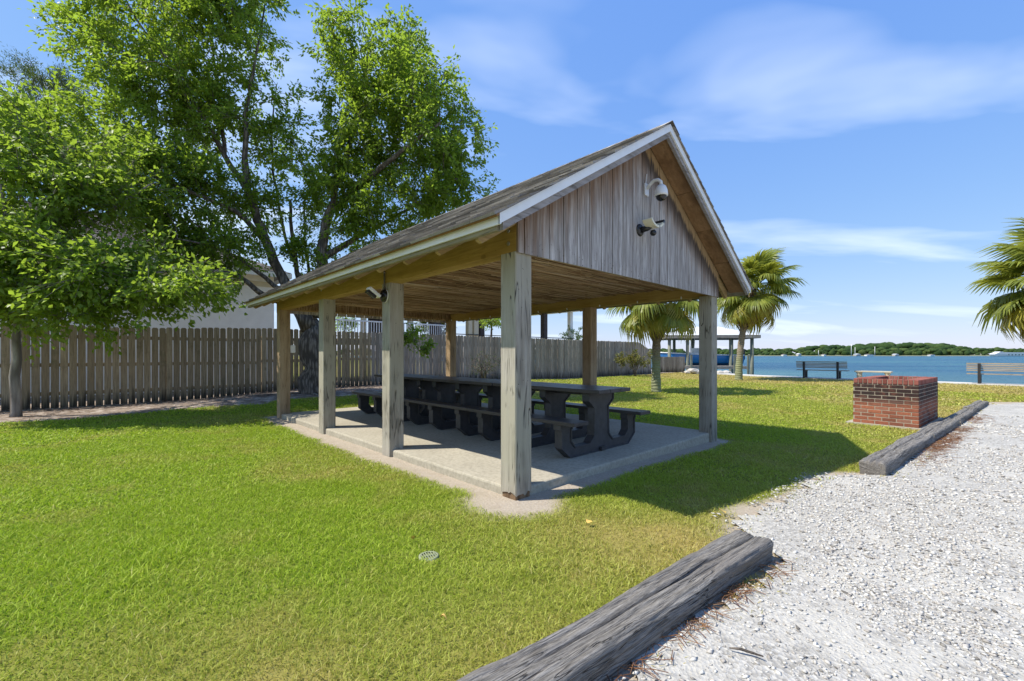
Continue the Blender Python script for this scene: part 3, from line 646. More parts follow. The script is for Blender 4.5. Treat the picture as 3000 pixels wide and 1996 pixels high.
# ceiling of reed matting: thin rods under a board, and reed lining on the far beam
ce = MB().box(.17, PW-.17, .17, PL-.17, ZB+.235, ZB+.25).build('ceiling', M['beam_x'], pv)
def rods(A, B, r):
    n = len(A); D = B-A; D /= np.linalg.norm(D, axis=1)[:, None]; up = np.tile([0, 0, 1.], (n, 1)); up[np.abs(D[:, 2]) > .8] = [0, 1, 0]
    S = np.cross(D, up); S /= np.linalg.norm(S, axis=1)[:, None]; U = np.cross(S, D); r = r[:, None]
    V = np.stack([A+S*r, A-S*r*.5+U*r*.9, A-S*r*.5-U*r*.9, B+S*r, B-S*r*.5+U*r*.9, B-S*r*.5-U*r*.9], 1).reshape(-1, 3)
    o = (np.arange(n)*6)[:, None]; Fq = np.concatenate([o+np.array([[0, 1, 4, 3]]), o+np.array([[1, 2, 5, 4]]), o+np.array([[2, 0, 3, 5]])])
    return V, Fq
n = 3800; yy = rng.uniform(.2, PL-.2, n); x0 = rng.uniform(.16, PW-.9, n); ln = rng.uniform(.6, 2.6, n); x1 = np.minimum(x0+ln, PW-.16); an = rng.normal(0, .035, n)
z0 = ZB+.232-.035*np.abs(rng.normal(0, .6, n))-.03*fbm(x0*1.5, yy*2, 51); z1 = z0+rng.normal(0, .008, n)
V, Fq = rods(np.stack([x0, yy, z0], 1), np.stack([x1, np.clip(yy+an*(x1-x0), .18, PL-.18), z1], 1), rng.uniform(.003, .0075, n))
tag(obj('reeds', np_mesh('reeds', V, Fq, M['reed']), ce), kind='stuff')
n = 260; x0 = rng.uniform(.3, PW-.3, n); yy = rng.uniform(.3, PL-.5, n); an = rng.uniform(0, 6.3, n); ln = rng.uniform(.15, .6, n); z0 = ZB+.2-.03*rng.random(n)
V, Fq = rods(np.stack([x0, yy, z0], 1), np.stack([np.clip(x0+np.cos(an)*ln, .2, PW-.2), np.clip(yy+np.sin(an)*ln, .2, PL-.2), z0+rng.normal(0, .02, n)], 1), rng.uniform(.002, .005, n))
tag(obj('loose_reeds', np_mesh('loose_reeds', V, Fq, M['reed']), ce), kind='stuff')
n = 900; x0 = rng.uniform(.2, PW-.2, n); yy = PL-.155-rng.random(n)*.02; zl = ZB+.03-.05*vn(x0*4, x0*0, 3)*rng.random(n); lean = rng.normal(0, .015, n)
zl = np.where(rng.random(n) < .35, ZB+.04+.12*rng.random(n), zl)
V, Fq = rods(np.stack([x0, yy, np.full(n, ZB+.235)], 1), np.stack([x0+lean, yy-.01*rng.random(n), zl], 1), rng.uniform(.003, .007, n))
tag(obj('reed_lining', np_mesh('reed_lining', V, Fq, M['reed']), ce), kind='stuff')
# small bulbs clipped along the inner edges of the beams
for k in range(9):
    p = (PW-.19, .5+k*.8, ZB+.012); MB().lathe([(0, -.022), (.014, -.012), (.012, .006), (.007, .02)], 10, Matrix.Translation(p)).build('light_bulb', M['camera_white'], pv)

# ------------------------------------------------------------------ devices on the pavilion
def devempty(name, x, y, z, label, cat):
    o = empty(name, pav(x, y, z), TH); return tag(o, label, cat)
# dome camera on a swan-neck bracket (local -y points out of the gable)
d = devempty('dome_camera', 2.186, -.026, 3.32, 'white dome security camera on a curved arm high on the gable', 'camera')
MB().box(-.045, .045, -.022, 0, -.075, .075).build('bracket', M['camera_white'], d, bevel=.008)
MB().tube([(-.02, -.012, .07), (.0, -.015, .19)], [.006, .005], 8).build('antenna', M['camera_white'], d)
MB().tube([(0, -.02, .01), (0, -.06, .055), (0, -.11, .085), (0, -.165, .08), (0, -.2, .045), (0, -.205, -.0)], [.022, .021, .02, .02, .02, .022], 12).build('arm', M['camera_white'], d, True)
MB().lathe([(0, .03), (.028, .027), (.055, .005), (.072, -.04), (.077, -.085), (.077, -.105), (.06, -.107)], 24, Matrix.Translation((0, -.205, -.02))).build('housing', M['camera_white'], d, True)
MB().lathe([(.062, -.107), (.058, -.13), (.042, -.153), (.02, -.165), (0, -.168)], 24, Matrix.Translation((0, -.205, -.02))).build('dome', M['glass_dark'], d, True)
# curved floodlight camera
d = devempty('floodlight_camera', 2.046, -.026, 2.80, 'cream and black curved floodlight with a small camera ball, low on the gable', 'floodlight')
MB().lathe([(0, .035), (.05, .03), (.07, .015), (.075, 0)], 24, Matrix.Rotation(R(90), 4, 'X')).build('base', M['camera_black'], d, True)
MB().tube([(0, -.02, 0), (.03, -.09, .01), (.05, -.12, .03)], [.04, .03, .025], 12).build('arm', M['camera_black'], d, True)
def arcpanel(a0, a1, mat, nm):
    mb = MB(); k = 10; V = []
    for i in range(k+1):
        t = R(a0+(a1-a0)*i/k); cx, cz = .07, .22
        for (r, y) in ((.19, -.08), (.19, -.2), (.165, -.2), (.165, -.08)): V.append((cx+r*math.sin(t), y, cz-r*math.cos(t)-.02))
    Fs = [(i*4+j, i*4+(j+1) % 4, (i+1)*4+(j+1) % 4, (i+1)*4+j) for i in range(k) for j in range(4)]+[(3, 2, 1, 0), tuple(k*4+j for j in range(4))]
    mb.add(V, Fs); return mb.build(nm, mat, d)
arcpanel(-52, 12, M['camera_cream'], 'light_panel'); arcpanel(12.5, 17, M['camera_black'], 'hinge'); arcpanel(17.5, 50, M['camera_cream'], 'light_panel'); arcpanel(50.5, 66, M['camera_black'], 'end_cap')
MB().lathe([(0, -.038), (.022, -.032), (.037, -.012), (.037, .012), (.022, .032), (0, .038)], 18, Matrix.Translation((.07, -.14, -.045))).build('camera_ball', M['camera_black'], d, True)
# camera on the second post with its conduit
d = devempty('post_camera', -.001, 2.43, 2.06, 'white box camera on a black disc mount near the top of a left post', 'camera')
RM = Matrix.Rotation(R(-90), 4, 'Y')
MB().lathe([(0, .05), (.06, .045), (.08, .03), (.085, .012), (.085, 0)], 24, RM).build('mount', M['camera_black'], d, True)
MB().lathe([(.088, .012), (.09, 0)], 24, RM).build('ring', M['camera_white'], d, True)
MB().tube([(-.03, 0, 0), (-.1, -.01, .0)], [.03, .025], 10).build('arm', M['camera_black'], d, True)
CM = Matrix.Translation((-.17, -.02, .02)) @ Matrix.Rotation(R(35), 4, 'Y')
MB().box(-.09, .09, -.05, .05, -.015, .03, CM).build('housing', M['camera_white'], d, bevel=.012)
MB().box(-.085, .05, -.042, .042, -.055, -.017, CM).build('body', M['camera_black'], d, bevel=.01)
mb = MB().tube([(-.014, 0, .07), (-.016, -.01, .16), (-.016, -.01, .3), (-.02, .0, .42)], [.012]*4, 8); mb.build('conduit', M['conduit'], d, True)
MB().box(-.03, .0, -.024, .004, .29, .298).build('clip', M['steel'], d)
d = devempty('junction_box', .14, PL-PS-.012, 1.42, 'small white electrical box on the inner side of the far left post', 'electrical box')
MB().box(PS-.14+.004, PS-.14+.095, .03, .12, -.08, .08).build('box', M['camera_white'], d, bevel=.008)
MB().box(PS-.14+.095, PS-.14+.103, .035, .115, -.07, .07).build('cover', M['camera_white'], d)

# ------------------------------------------------------------------ picnic tables
def table_profile():
    """outline of one pedestal in (across, height), chunky U-T-U casting"""
    half = [(.62, 0), (.785, .13), (.785, .335), (.81, .345), (.81, .41), (.585, .41), (.585, .345), (.60, .335), (.60, .20), (.53, .125), (.25, .125), (.165, .21), (.155, .55), (.27, .64), (.27, .745)]
    return [(x, z) for x, z in half]+[(-x, z) for x, z in reversed(half)]
def pedestal_mesh():
    me = bpy.data.meshes.new('pedestal'); bm = bmesh.new(); pr = table_profile(); T = .11
    f0 = bm.faces.new([bm.verts.new((x, 0, z)) for x, z in pr]); f1 = bm.faces.new([bm.verts.new((x, T, z)) for x, z in reversed(pr)])
    k = len(pr); a = list(f0.verts); b = list(reversed(f1.verts))
    for i in range(k): bm.faces.new((a[(i+1) % k], a[i], b[i], b[(i+1) % k]))
    bmesh.ops.recalc_face_normals(bm, faces=bm.faces)
    for f in (f0, f1):
        bmesh.ops.inset_region(bm, faces=[f], thickness=.016, depth=0, use_even_offset=True)
        bmesh.ops.inset_region(bm, faces=[f], thickness=.004, depth=-.014, use_even_offset=True)
    bmesh.ops.triangulate(bm, faces=[f for f in bm.faces if len(f.verts) > 4])
    bm.to_mesh(me); bm.free(); me.materials.append(M['black_plastic']); return me
ped = pedestal_mesh(); TL = 1.925
def plank(x0, x1, y0, y1, z0, z1):
    return MB().box(x0, x1, y0, y1, z0, z1)
tl = ['black plastic picnic table nearest the gable end, its end pedestal fully in view', 'middle black picnic table of the row, half hidden behind the corner post', 'black picnic table farthest from the gable, beside the far posts']
for k in range(3):
    t = empty('picnic_table', pav(1.955, .25+k*1.94, SZ), TH); tag(t, tl[k], 'picnic table', 'picnic tables set end to end on the slab')
    for y in (.2, .925, 1.62): o = obj('pedestal', ped, t); o.location = (0, y, 0); 
    for y in (.2, .925, 1.62): MB().box(-.05, .05, y-.03, y+.0, .012, .055).build('foot_block', M['black_plastic'], t)
    for i in range(3): x = -.345+i*.231; plank(x, x+.226, 0, TL, .747, .793).build('table_plank', M['seat_plastic'], t, bevel=.005)
    for s in (-1, 1): plank(s*.7-.13, s*.7+.13, -.01, TL, .412, .455).build('bench_plank', M['seat_plastic'], t, bevel=.005)
    MB().box(-.05, .05, .2+.05, 1.62+.05, .69, .745).build('spine', M['black_plastic'], t)

# ------------------------------------------------------------------ fence
def picket_mesh(h, w_, mat, dog=.03, name='picket'):
    mb = MB(); mb.prism([(-w_/2, 0), (w_/2, 0), (w_/2, h-dog), (w_/2-dog, h), (-w_/2+dog, h), (-w_/2, h-dog)], lambda a, b, t: (a, -.009 if t == 0 else .009, b)); return mb.mesh(name, mat)
FD = Vector((.726, .6875, 0)).normalized(); FN = Vector((.6875, -.726, 0)).normalized()   # along the fence, out towards the lawn
fx0, fx1 = -15.0, 9.75
fe = empty('wooden_fence', (fx0, 21.25+.947*fx0, 0)); tag(fe, 'long weathered dog-eared picket fence running behind the pavilion towards the water', 'fence')
fl = (Vector((fx1, 21.25+.947*fx1, 0))-Vector((fx0, 21.25+.947*fx0, 0))).length; fdir = math.atan2(.947, 1)
fe.rotation_euler = (0, 0, fdir); pm = {}
pitch = .158; npk = int(fl/pitch); rp = random.Random(12)
def ftop(X): return 2.03+.11*float(sstep(-10.5, -7.5, X))
for i in range(npk):
    s = (i+.5)*pitch; X_ = fx0+s*math.cos(fdir); Y_ = 21.25+.947*X_; zb = gz(X_, Y_)-.02; grey = X_ > -5.2
    top = ftop(X_)+rp.uniform(-.012, .012); end = fl-s
    if end < 1.7: top = top-(1.7-end)*.36                       # sweep down at the water end
    wd = .139+rp.uniform(-.003, .003) if not grey else .1445
    key = (round(wd*500), round((top-zb)*50), grey)
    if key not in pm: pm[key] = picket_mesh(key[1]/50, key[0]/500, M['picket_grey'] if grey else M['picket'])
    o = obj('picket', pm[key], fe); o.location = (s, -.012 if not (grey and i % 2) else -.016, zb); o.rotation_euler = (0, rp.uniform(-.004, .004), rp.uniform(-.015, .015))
for z in (.35, 1.05, 1.75):
    s = 0
    while s < fl-.2:
        e = min(s+2.42, fl); dz = gz(fx0+s*math.cos(fdir), 21.25+.947*(fx0+s*math.cos(fdir)))*.6
        if not (z > 1.5 and fl-e < 1.4): MB().box(s+.01, e-.01, .004, .042, z+dz-.045, z+dz+.045).build('rail', M['picket'], fe)
        s += 2.44
s = .05
while s < fl: MB().box(s, s+.09, .045, .135, -.3, 1.9).build('fence_post', M['picket'], fe); s += 2.44
lo0 = Vector((9.83, 30.62, 0)); lo1 = Vector((12.35, 31.25, 0)); lf = empty('low_fence', lo0, math.atan2(lo1.y-lo0.y, lo1.x-lo0.x)); tag(lf, 'short low picket fence stepping down to the seawall beyond the palm', 'fence')
ll = (lo1-lo0).length; lm = picket_mesh(1.1, .148, M['picket_grey'])
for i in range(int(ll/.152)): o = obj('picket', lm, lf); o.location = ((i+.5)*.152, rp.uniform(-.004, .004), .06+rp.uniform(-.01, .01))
for z in (.3, .95): MB().box(0, ll, .012, .05, z-.04, z+.04).build('rail', M['picket_grey'], lf)
for s in (.05, ll-.1): MB().box(s, s+.09, .052, .14, -.3, 1.1).build('fence_post', M['picket_grey'], lf)

# ------------------------------------------------------------------ neighbour house behind the fence (local x along fence, y away)
hb = Vector((-9.6, 17.66, 0)); hs_ = empty('neighbour_house', hb, fdir); tag(hs_, 'pale neighbouring house with grey shingled hip roof rising behind the left fence', 'house')
EZ = 4.5
MB().box(-20, 0, 0, 9, -.2, EZ).build('wall', M['stucco'], hs_)
ov = .5; rf = MB(); rx0, rx1, ry0, ry1 = -20-ov, ov, -ov, 9+ov; rh = 2.45; rr_ = (ry1-ry0)/2
A = [(rx0, ry0, EZ+.04), (rx1, ry0, EZ+.04), (rx1, ry1, EZ+.04), (rx0, ry1, EZ+.04), (rx0+rr_, (ry0+ry1)/2, EZ+rh), (rx1-rr_, (ry0+ry1)/2, EZ+rh)]
rf.add(A, [(0, 1, 5, 4), (1, 2, 5), (2, 3, 4, 5), (3, 0, 4), (3, 2, 1, 0)]); ro = rf.build('roof', M['roof_grey'], hs_)
cs_ = MB(); sh = rh/rr_; nC = 34                               # shingle courses on the two slopes in view
for i in range(nC):
    t0, t1 = i/nC, (i+1.25)/nC; t1 = min(t1, 1); z = lambda t: EZ+.04+(rh-.04)*t
    cs_.add([(rx0+rr_*t0, ry0+rr_*t0-.012, z(t0)+.05), (rx1-rr_*t0+.012, ry0+rr_*t0-.012, z(t0)+.05), (rx1-rr_*t1, ry0+rr_*t1, z(t1)+.018), (rx0+rr_*t1, ry0+rr_*t1, z(t1)+.018)], [(0, 1, 2, 3)])
    cs_.add([(rx1-rr_*t0+.012, ry0+rr_*t0, z(t0)+.05), (rx1-rr_*t0+.012, ry1-rr_*t0, z(t0)+.05), (rx1-rr_*t1, ry1-rr_*t1, z(t1)+.018), (rx1-rr_*t1, ry0+rr_*t1, z(t1)+.018)], [(0, 1, 2, 3)])
tag(cs_.build('shingle_courses', M['roof_grey'], ro), kind='stuff')
mb = MB(); mb.box(rx0, rx1, ry0-.02, ry0+.005, EZ-.14, EZ+.06); mb.box(rx1-.005, rx1+.02, ry0-.02, ry1, EZ-.14, EZ+.06); mb.build('eave_fascia', M['stucco'], hs_)
MB().box(-8.0, -7.92, -.06, -.004, 0, EZ).build('downspout', M['white'], hs_)
MB().box(-20, 0.012, -.012, 0, EZ-.5, EZ-.3).build('frieze', M['cream'], hs_)
# porch of the house: deck, railing, columns, seen under the pavilion roof
dk = empty('neighbour_porch', Vector((-8.2, 21.6, 0)), fdir); tag(dk, 'raised neighbour porch with white baluster rail and dark columns seen through the pavilion', 'porch')
MB().box(-1, 18, 0, 5, 1.9, 2.1).build('deck', M['deck_wood'], dk); MB().box(-1.6, 18.6, -.5, 5.5, 4.7, 5.0).build('porch_roof', M['stucco'], dk)
cols = [(.9, 'cream', .22), (2.0, 'brown_post', .3), (3.6, 'cream', .25), (5.2, 'brown_post', .5), (7.7, 'cream', .3), (8.15, 'cream', .35), (8.65, 'brown_post', .34), (12.2, 'brown_post', .5), (12.75, 'stucco', .3), (14.6, 'brown_post', .36), (17.6, 'stucco', .3)]
for x, mt, wd in cols: MB().box(x, x+wd, .1, .1+wd, .0, 4.7).build('column', M[mt], dk)
rlx0, rlx1 = -.9, 6.2
MB().box(rlx0, rlx1, 0, .06, 2.98, 3.05).build('rail', M['white'], dk); MB().box(rlx0, rlx1, .01, .05, 2.2, 2.26).build('rail', M['white'], dk)
x = rlx0+.05
while x < rlx1: MB().box(x, x+.035, .012, .048, 2.2, 3.0).build('baluster', M['white'], dk); x += .145
MB().box(6.4, 18, 0.02, .06, 2.52, 2.57).build('rail', M['brown_post'], dk)
MB().box(2.6, 4.4, 3.0, 3.1, 2.1, 4.2).build('panel', M['brown_post'], dk)

# ------------------------------------------------------------------ trees
def tubes_np(segs, n=6):
    """segs: list of (p0, p1, r0, r1)"""
    A = np.array([s[0] for s in segs], float); B = np.array([s[1] for s in segs], float); r0 = np.array([s[2] for s in segs])[:, None]; r1 = np.array([s[3] for s in segs])[:, None]
    D = B-A; D /= np.maximum(np.linalg.norm(D, axis=1), 1e-6)[:, None]; up = np.where(np.abs(D[:, 2:3]) > .9, np.array([[1., 0, 0]]), np.array([[0, 0, 1.]]))
    S = np.cross(D, up); S /= np.linalg.norm(S, axis=1)[:, None]; U = np.cross(S, D); k = len(A); rows = []
    for P, r in ((A, r0), (B+D*r1*.3, r1)):
        for j in range(n): t = 2*math.pi*j/n; rows.append(P+(S*math.cos(t)+U*math.sin(t))*r)
    V = np.stack(rows, 1).reshape(-1, 3); o = (np.arange(k)*2*n)[:, None]
    Fq = np.concatenate([o+np.array([[j, (j+1) % n, n+(j+1) % n, n+j]]) for j in range(n)]); return V, Fq
def leaves_np(P, dirs, length, width, seed, droop=.35):
    g_ = np.random.default_rng(seed); n = len(P); D = dirs+g_.normal(0, .55, (n, 3)); D[:, 2] -= droop; D /= np.linalg.norm(D, axis=1)[:, None]
    Nn = g_.normal(0, .6, (n, 3)); Nn[:, 2] += .9; S = np.cross(D, Nn); S /= np.maximum(np.linalg.norm(S, axis=1), 1e-6)[:, None]; Nn = np.cross(S, D)
    l = (length*g_.uniform(.65, 1.25, n))[:, None]; w_ = (width*g_.uniform(.7, 1.2, n))[:, None]
    mid = P+D*l*.42; V = np.stack([P, mid+S*w_/2+Nn*w_*.18, P+D*l-Nn*l*.08, mid-S*w_/2+Nn*w_*.18], 1).reshape(-1, 3)
    o = (np.arange(n)*4)[:, None]; Fq = np.concatenate([o+np.array([[0, 1, 2]]), o+np.array([[0, 2, 3]])]); return V, Fq
def resample(poly, step=.3):
    out = []
    for (a, b) in zip(poly[:-1], poly[1:]):
        a = np.array(a, float); b = np.array(b, float); k = max(1, int(np.linalg.norm((b-a)[:3])/step))
        for i in range(k): out.append(a+(b-a)*i/k)
    out.append(np.array(poly[-1], float)); return out
def tree(name, label, cat, base, limbs, lobes, leafm, barkm, leaf=(.09, .05), per=70, spread=.42, seed=1, twig_r=.012, droop=.35, group=None, sides=9, limb_k=1, wob=1):
    g_ = np.random.default_rng(seed); root = empty(name, base); tag(root, label, cat, group); B0 = np.array(base); segs = []; nodes = []; tr = MB()
    for poly in limbs:
        poly = [(q[0], q[1], q[2], q[3]*(limb_k if q[2] > 2.2 else 1)) for q in poly]
        rp_ = resample(poly); w_ = g_.normal(0, 1, (len(rp_), 3))
        for i in range(1, len(rp_)-1): rp_[i][:3] += wob*w_[i]*min(.035, rp_[i][3]*.35)
        tr.tube([Vector(q[:3])-Vector(base) for q in rp_], [max(.006, q[3]*(1+.035*g_.normal())) if len(q) > 3 and q[3] > .08 else q[3] for q in rp_], sides, True); nodes += [q[:3] for q in rp_]
    nodes = np.array(nodes); cl = []
    for (c, r, n, shell) in lobes:
        d = g_.normal(0, 1, (n, 3)); d /= np.linalg.norm(d, axis=1)[:, None]; q = np.array(c)+d*np.array(r)*(g_.random(n)**shell)[:, None]; cl.append(q)
    cl = np.concatenate(cl); dist = np.min(np.linalg.norm(cl[:, None]-nodes[None, ::2], axis=2), axis=1); cl = cl[np.argsort(dist)]
    LP, LD = [], []; NN = np.zeros((len(nodes)+len(cl)*4+10, 3)); NN[:len(nodes)] = nodes; cnt = len(nodes); NR = np.full(len(NN), .05)
    for c in cl:
        dd = np.linalg.norm(NN[:cnt]-c, axis=1)+np.maximum(0, NN[:cnt, 2]-c[2])*.7; i = int(np.argmin(dd)); a = NN[i].copy(); ln = np.linalg.norm(c-a)
        pts_ = [a]
        for t in (.33, .66): pts_.append(a+(c-a)*t+np.array([0, 0, .10*ln*math.sin(math.pi*t)])+g_.normal(0, .05*ln, 3))
        pts_.append(c); r0 = min(.045, twig_r*(.6+ln*.8)); rr = [r0, r0*.75, r0*.5, r0*.3]
        for j in range(3): segs.append((pts_[j]-B0, pts_[j+1]-B0, rr[j], rr[j+1]))
        for p in pts_[1:]: NN[cnt] = p; cnt += 1
        od = (c-a)/max(ln, 1e-3); nsub = 5; kk = int(per*g_.uniform(.6, 1.4)); 
        for s_ in range(nsub):
            sd = od*.8+g_.normal(0, .75, 3); sd /= np.linalg.norm(sd); sl_ = spread*g_.uniform(.6, 1.5); m_ = kk//nsub
            t = g_.random(m_)**.8; q = c+sd*sl_*t[:, None]+g_.normal(0, spread*.13, (m_, 3)); q[:, 2] -= .12*sl_*t*t; LP.append(q); LD.append(np.tile(sd, (m_, 1)))
            segs.append((c-B0, c+sd*sl_*.9-B0, .006, .002))
    LP = np.concatenate(LP); LD = np.concatenate(LD); V, Fq = leaves_np(LP-B0, LD, leaf[0], leaf[1], seed+5, droop)
    cr_ = obj('crown', np_mesh('crown', V, Fq, leafm, False, {'rnd': np.repeat(np.clip(g_.normal(.5, .22, len(LP))+.25*(fbm(LP[:, 0]*1.5+LP[:, 2], LP[:, 1]*1.5, 3)-.5), 0, 1), 4)}), root)
    V, Fq = tubes_np(segs, 4); tk = tr.build('trunk', barkm, root, True); obj('branches', np_mesh('branches', V, Fq, barkm, True), root)
    return root, len(LP)
def P4(u, v, Y_, r): p = px(u, v, Y_); return (p.x, p.y, p.z, r)
def ell(u, v, Y_, ru, rv, ry): p = px(u, v, Y_); return (p.x, p.y, p.z), (ru/F*Y_, ry, rv/F*Y_)
D1 = 13.3; tb = (px(925, 1040, D1).x, D1, .12)
limbs = [
 [(tb[0], D1, -.1, .56), (tb[0], D1, .18, .44), (tb[0]-.03, D1, .9, .38), (tb[0]-.08, D1, 1.7, .40), (tb[0]-.1, D1, 2.3, .34)],
 [P4(912, 960, D1, .3), P4(870, 890, D1, .24), P4(816, 800, D1, .2), P4(755, 638, D1-.2, .17), P4(724, 536, D1-.4, .14), P4(714, 423, D1-.5, .1), P4(726, 306, D1-.5, .075), P4(745, 190, D1-.4, .05), P4(770, 60, D1-.3, .03), P4(790, -80, D1-.3, .015)],
 [P4(740, 590, D1-.2, .12), P4(658, 449, D1-.6, .1), P4(590, 340, D1-.9, .08), P4(500, 190, D1-1.2, .055), P4(400, 60, D1-1.4, .03), P4(330, -80, D1-1.5, .015)],
 [P4(658, 449, D1-.6, .08), P4(640, 250, D1+.2, .06), P4(610, 80, D1+.6, .04), P4(590, -120, D1+.8, .02)],
 [P4(790, 720, D1, .12), P4(690, 620, D1-1.2, .09), P4(560, 560, D1-2.0, .06), P4(420, 500, D1-2.2, .04), P4(300, 420, D1-2.1, .03), P4(170, 400, D1-2.1, .015)],
 [P4(935, 930, D1, .3), P4(945, 830, D1, .24), P4(938, 740, D1, .21), P4(965, 628, D1, .18), P4(1000, 520, D1, .13), P4(1030, 400, D1, .09), P4(1060, 250, D1, .06), P4(1090, 110, D1, .03)],
 [P4(970, 620, D1, .15), P4(1063, 530, D1-.6, .12), P4(1180, 440, D1-1, .08), P4(1290, 360, D1-1.2, .045)],
 [P4(945, 760, D1, .15), P4(1080, 680, D1+1, .1), P4(1220, 600, D1+1.5, .06), P4(1330, 540, D1+1.6, .03)],
 [P4(912, 930, D1, .2), P4(870, 800, D1+.4, .1), P4(853, 644, D1+.5, .07), P4(850, 585, D1+.5, .06)],
 [P4(915, 900, D1, .12), P4(835, 700, D1+.5, .06), P4(800, 500, D1+.6, .05), P4(795, 380, D1+.6, .035), P4(810, 250, D1+.6, .02)],
 [P4(930, 900, D1+.1, .1), P4(895, 740, D1+.7, .05), P4(890, 560, D1+.7, .03)],
 [P4(880, 905, D1-.1, .16), P4(780, 870, D1-.8, .11), P4(689, 803, D1-1.6, .08), P4(580, 790, D1-2.4, .05), P4(450, 800, D1-3.2, .03)],
 [P4(870, 880, D1-.1, .12), P4(807, 838, D1-.5, .09), P4(708, 761, D1-1.2, .065), P4(620, 720, D1-2, .04), P4(520, 700, D1-2.6, .02)],
]
lobes = []
for (u, v, Y_, ru, rv, ry, n, sh) in [
  (330, 90, 12.2, 160, 130, 1.4, 42, .5), (520, 60, 12.4, 200, 190, 1.8, 75, .5), (690, 20, 12.9, 130, 180, 1.6, 46, .5), (450, 260, 12.0, 170, 130, 1.6, 52, .5), (620, 330, 12.8, 150, 160, 1.8, 50, .55),
  (560, -140, 12.8, 240, 120, 1.8, 50, .5), (760, 330, 13, 110, 150, 1.4, 22, .5), (440, 470, 11.2, 170, 100, 1.3, 40, .5), (590, 540, 11.8, 130, 90, 1.2, 26, .5),
  (800, 470, 13.8, 60, 130, .9, 9, .5), (870, 420, 13.6, 35, 60, .6, 4, .5),
  (1085, 190, 13.2, 130, 150, 1.7, 42, .5), (1210, 330, 12.8, 150, 190, 1.8, 68, .5), (1305, 430, 12.7, 105, 150, 1.5, 42, .5), (1120, 480, 13.2, 160, 150, 1.8, 55, .55), (1010, 400, 13.3, 90, 120, 1.3, 18, .5), (1260, 590, 13.4, 130, 100, 1.5, 36, .5), (1080, 660, 13.4, 150, 90, 1.4, 34, .5), (1180, 100, 13.1, 60, 80, .8, 10, .5), (1000, 150, 13.3, 45, 110, .8, 11, .5), (1395, 570, 13.2, 40, 40, .5, 4, .6),
  (900, 620, 13.6, 45, 70, .6, 7, .5), (1010, 560, 13.2, 80, 90, 1.0, 16, .5), (790, 620, 13.5, 50, 70, .7, 5, .5), (960, 780, 13.5, 60, 40, .6, 5, .5),
  (300, 390, 11.4, 150, 90, 1.2, 30, .5), (140, 400, 11.2, 130, 80, 1.1, 22, .5), (400, 580, 11.0, 130, 70, 1.1, 22, .5), (520, 640, 11.2, 110, 60, 1.0, 16, .5), (690, 560, 12.8, 80, 80, 1.0, 14, .5), (930, 520, 13.5, 70, 80, .9, 12, .5), (880, 740, 13.4, 60, 60, .7, 8, .5), (1040, 300, 13.0, 90, 100, 1.2, 16, .5), (690, 720, 12.2, 110, 60, .9, 14, .5), (560, 720, 11.4, 110, 70, 1.0, 20, .5), (620, 800, 11.6, 100, 50, .8, 12, .5)]:
    c, r = ell(u, v, Y_, ru, rv, ry); lobes.append((c, r, int(n*1.25), sh))
n_leaf = []
_, k = tree('shade_tree', 'tall spreading green shade tree with dark furrowed trunk behind the pavilion', 'tree', tb, limbs, lobes, M['leaf'], M['bark'], (.125, .066), 112, .48, 3, limb_k=.72); n_leaf.append(k)
D2 = 9.2; t2 = (px(45, 1040, D2).x, D2, gz(px(45, 1040, D2).x, D2)-.02)
limbs2 = [[(t2[0], D2, -.1, .12), (t2[0], D2, .1, .09), (t2[0]+.005, D2, 1.2, .08), (t2[0]+.01, D2, 2.0, .075), P4(46, 850, 9.2, .07), P4(100, 700, 9, .06), P4(150, 560, 8.9, .04), P4(190, 430, 8.8, .02)],
 [P4(50, 900, 9.1, .07), P4(180, 820, 8.7, .035), P4(330, 790, 8.6, .02), P4(480, 800, 8.5, .01)], [P4(60, 850, 9.1, .06), P4(200, 700, 9.4, .045), P4(350, 600, 9.6, .03), P4(440, 540, 9.6, .015)],
 [P4(50, 880, 9.1, .06), P4(-60, 780, 9, .045), P4(-180, 680, 8.8, .03)], [P4(60, 850, 9, .05), P4(30, 700, 8.4, .04), P4(0, 540, 8, .02)]]
lobes2 = []
for (u, v, Y_, ru, rv, ry, n, sh) in [(60, 370, 9.0, 120, 60, .9, 14, .5), (230, 440, 9.4, 140, 60, 1.0, 20, .5), (330, 560, 9.8, 120, 60, 1.0, 16, .5), (80, 470, 8.8, 170, 80, 1.0, 30, .5), (200, 560, 8.9, 150, 90, 1.2, 36, .5), (80, 680, 8.6, 150, 120, 1.1, 46, .5), (290, 770, 8.5, 170, 70, 1.1, 30, .5), (420, 830, 8.5, 170, 60, 1.0, 30, .5), (180, 850, 8.6, 190, 65, 1.0, 38, .5), (30, 840, 8.5, 110, 90, 1.0, 24, .5), (560, 830, 8.8, 90, 45, .8, 12, .5), (-120, 620, 8.6, 140, 190, 1.2, 40, .5), (60, 925, 8.7, 130, 28, .8, 9, .5), (250, 915, 8.6, 80, 40, .6, 8, .5)]:
    c, r = ell(u, v, Y_, ru, rv, ry); lobes2.append((c, r, int(n*1.12), sh))
_, k = tree('young_tree', 'low leafy young tree with slim pale trunk in front of the left fence', 'tree', t2, limbs2, lobes2, M['leaf_young'], M['bark_pale'], (.115, .075), 80, .5, 9, wob=.25); n_leaf.append(k)
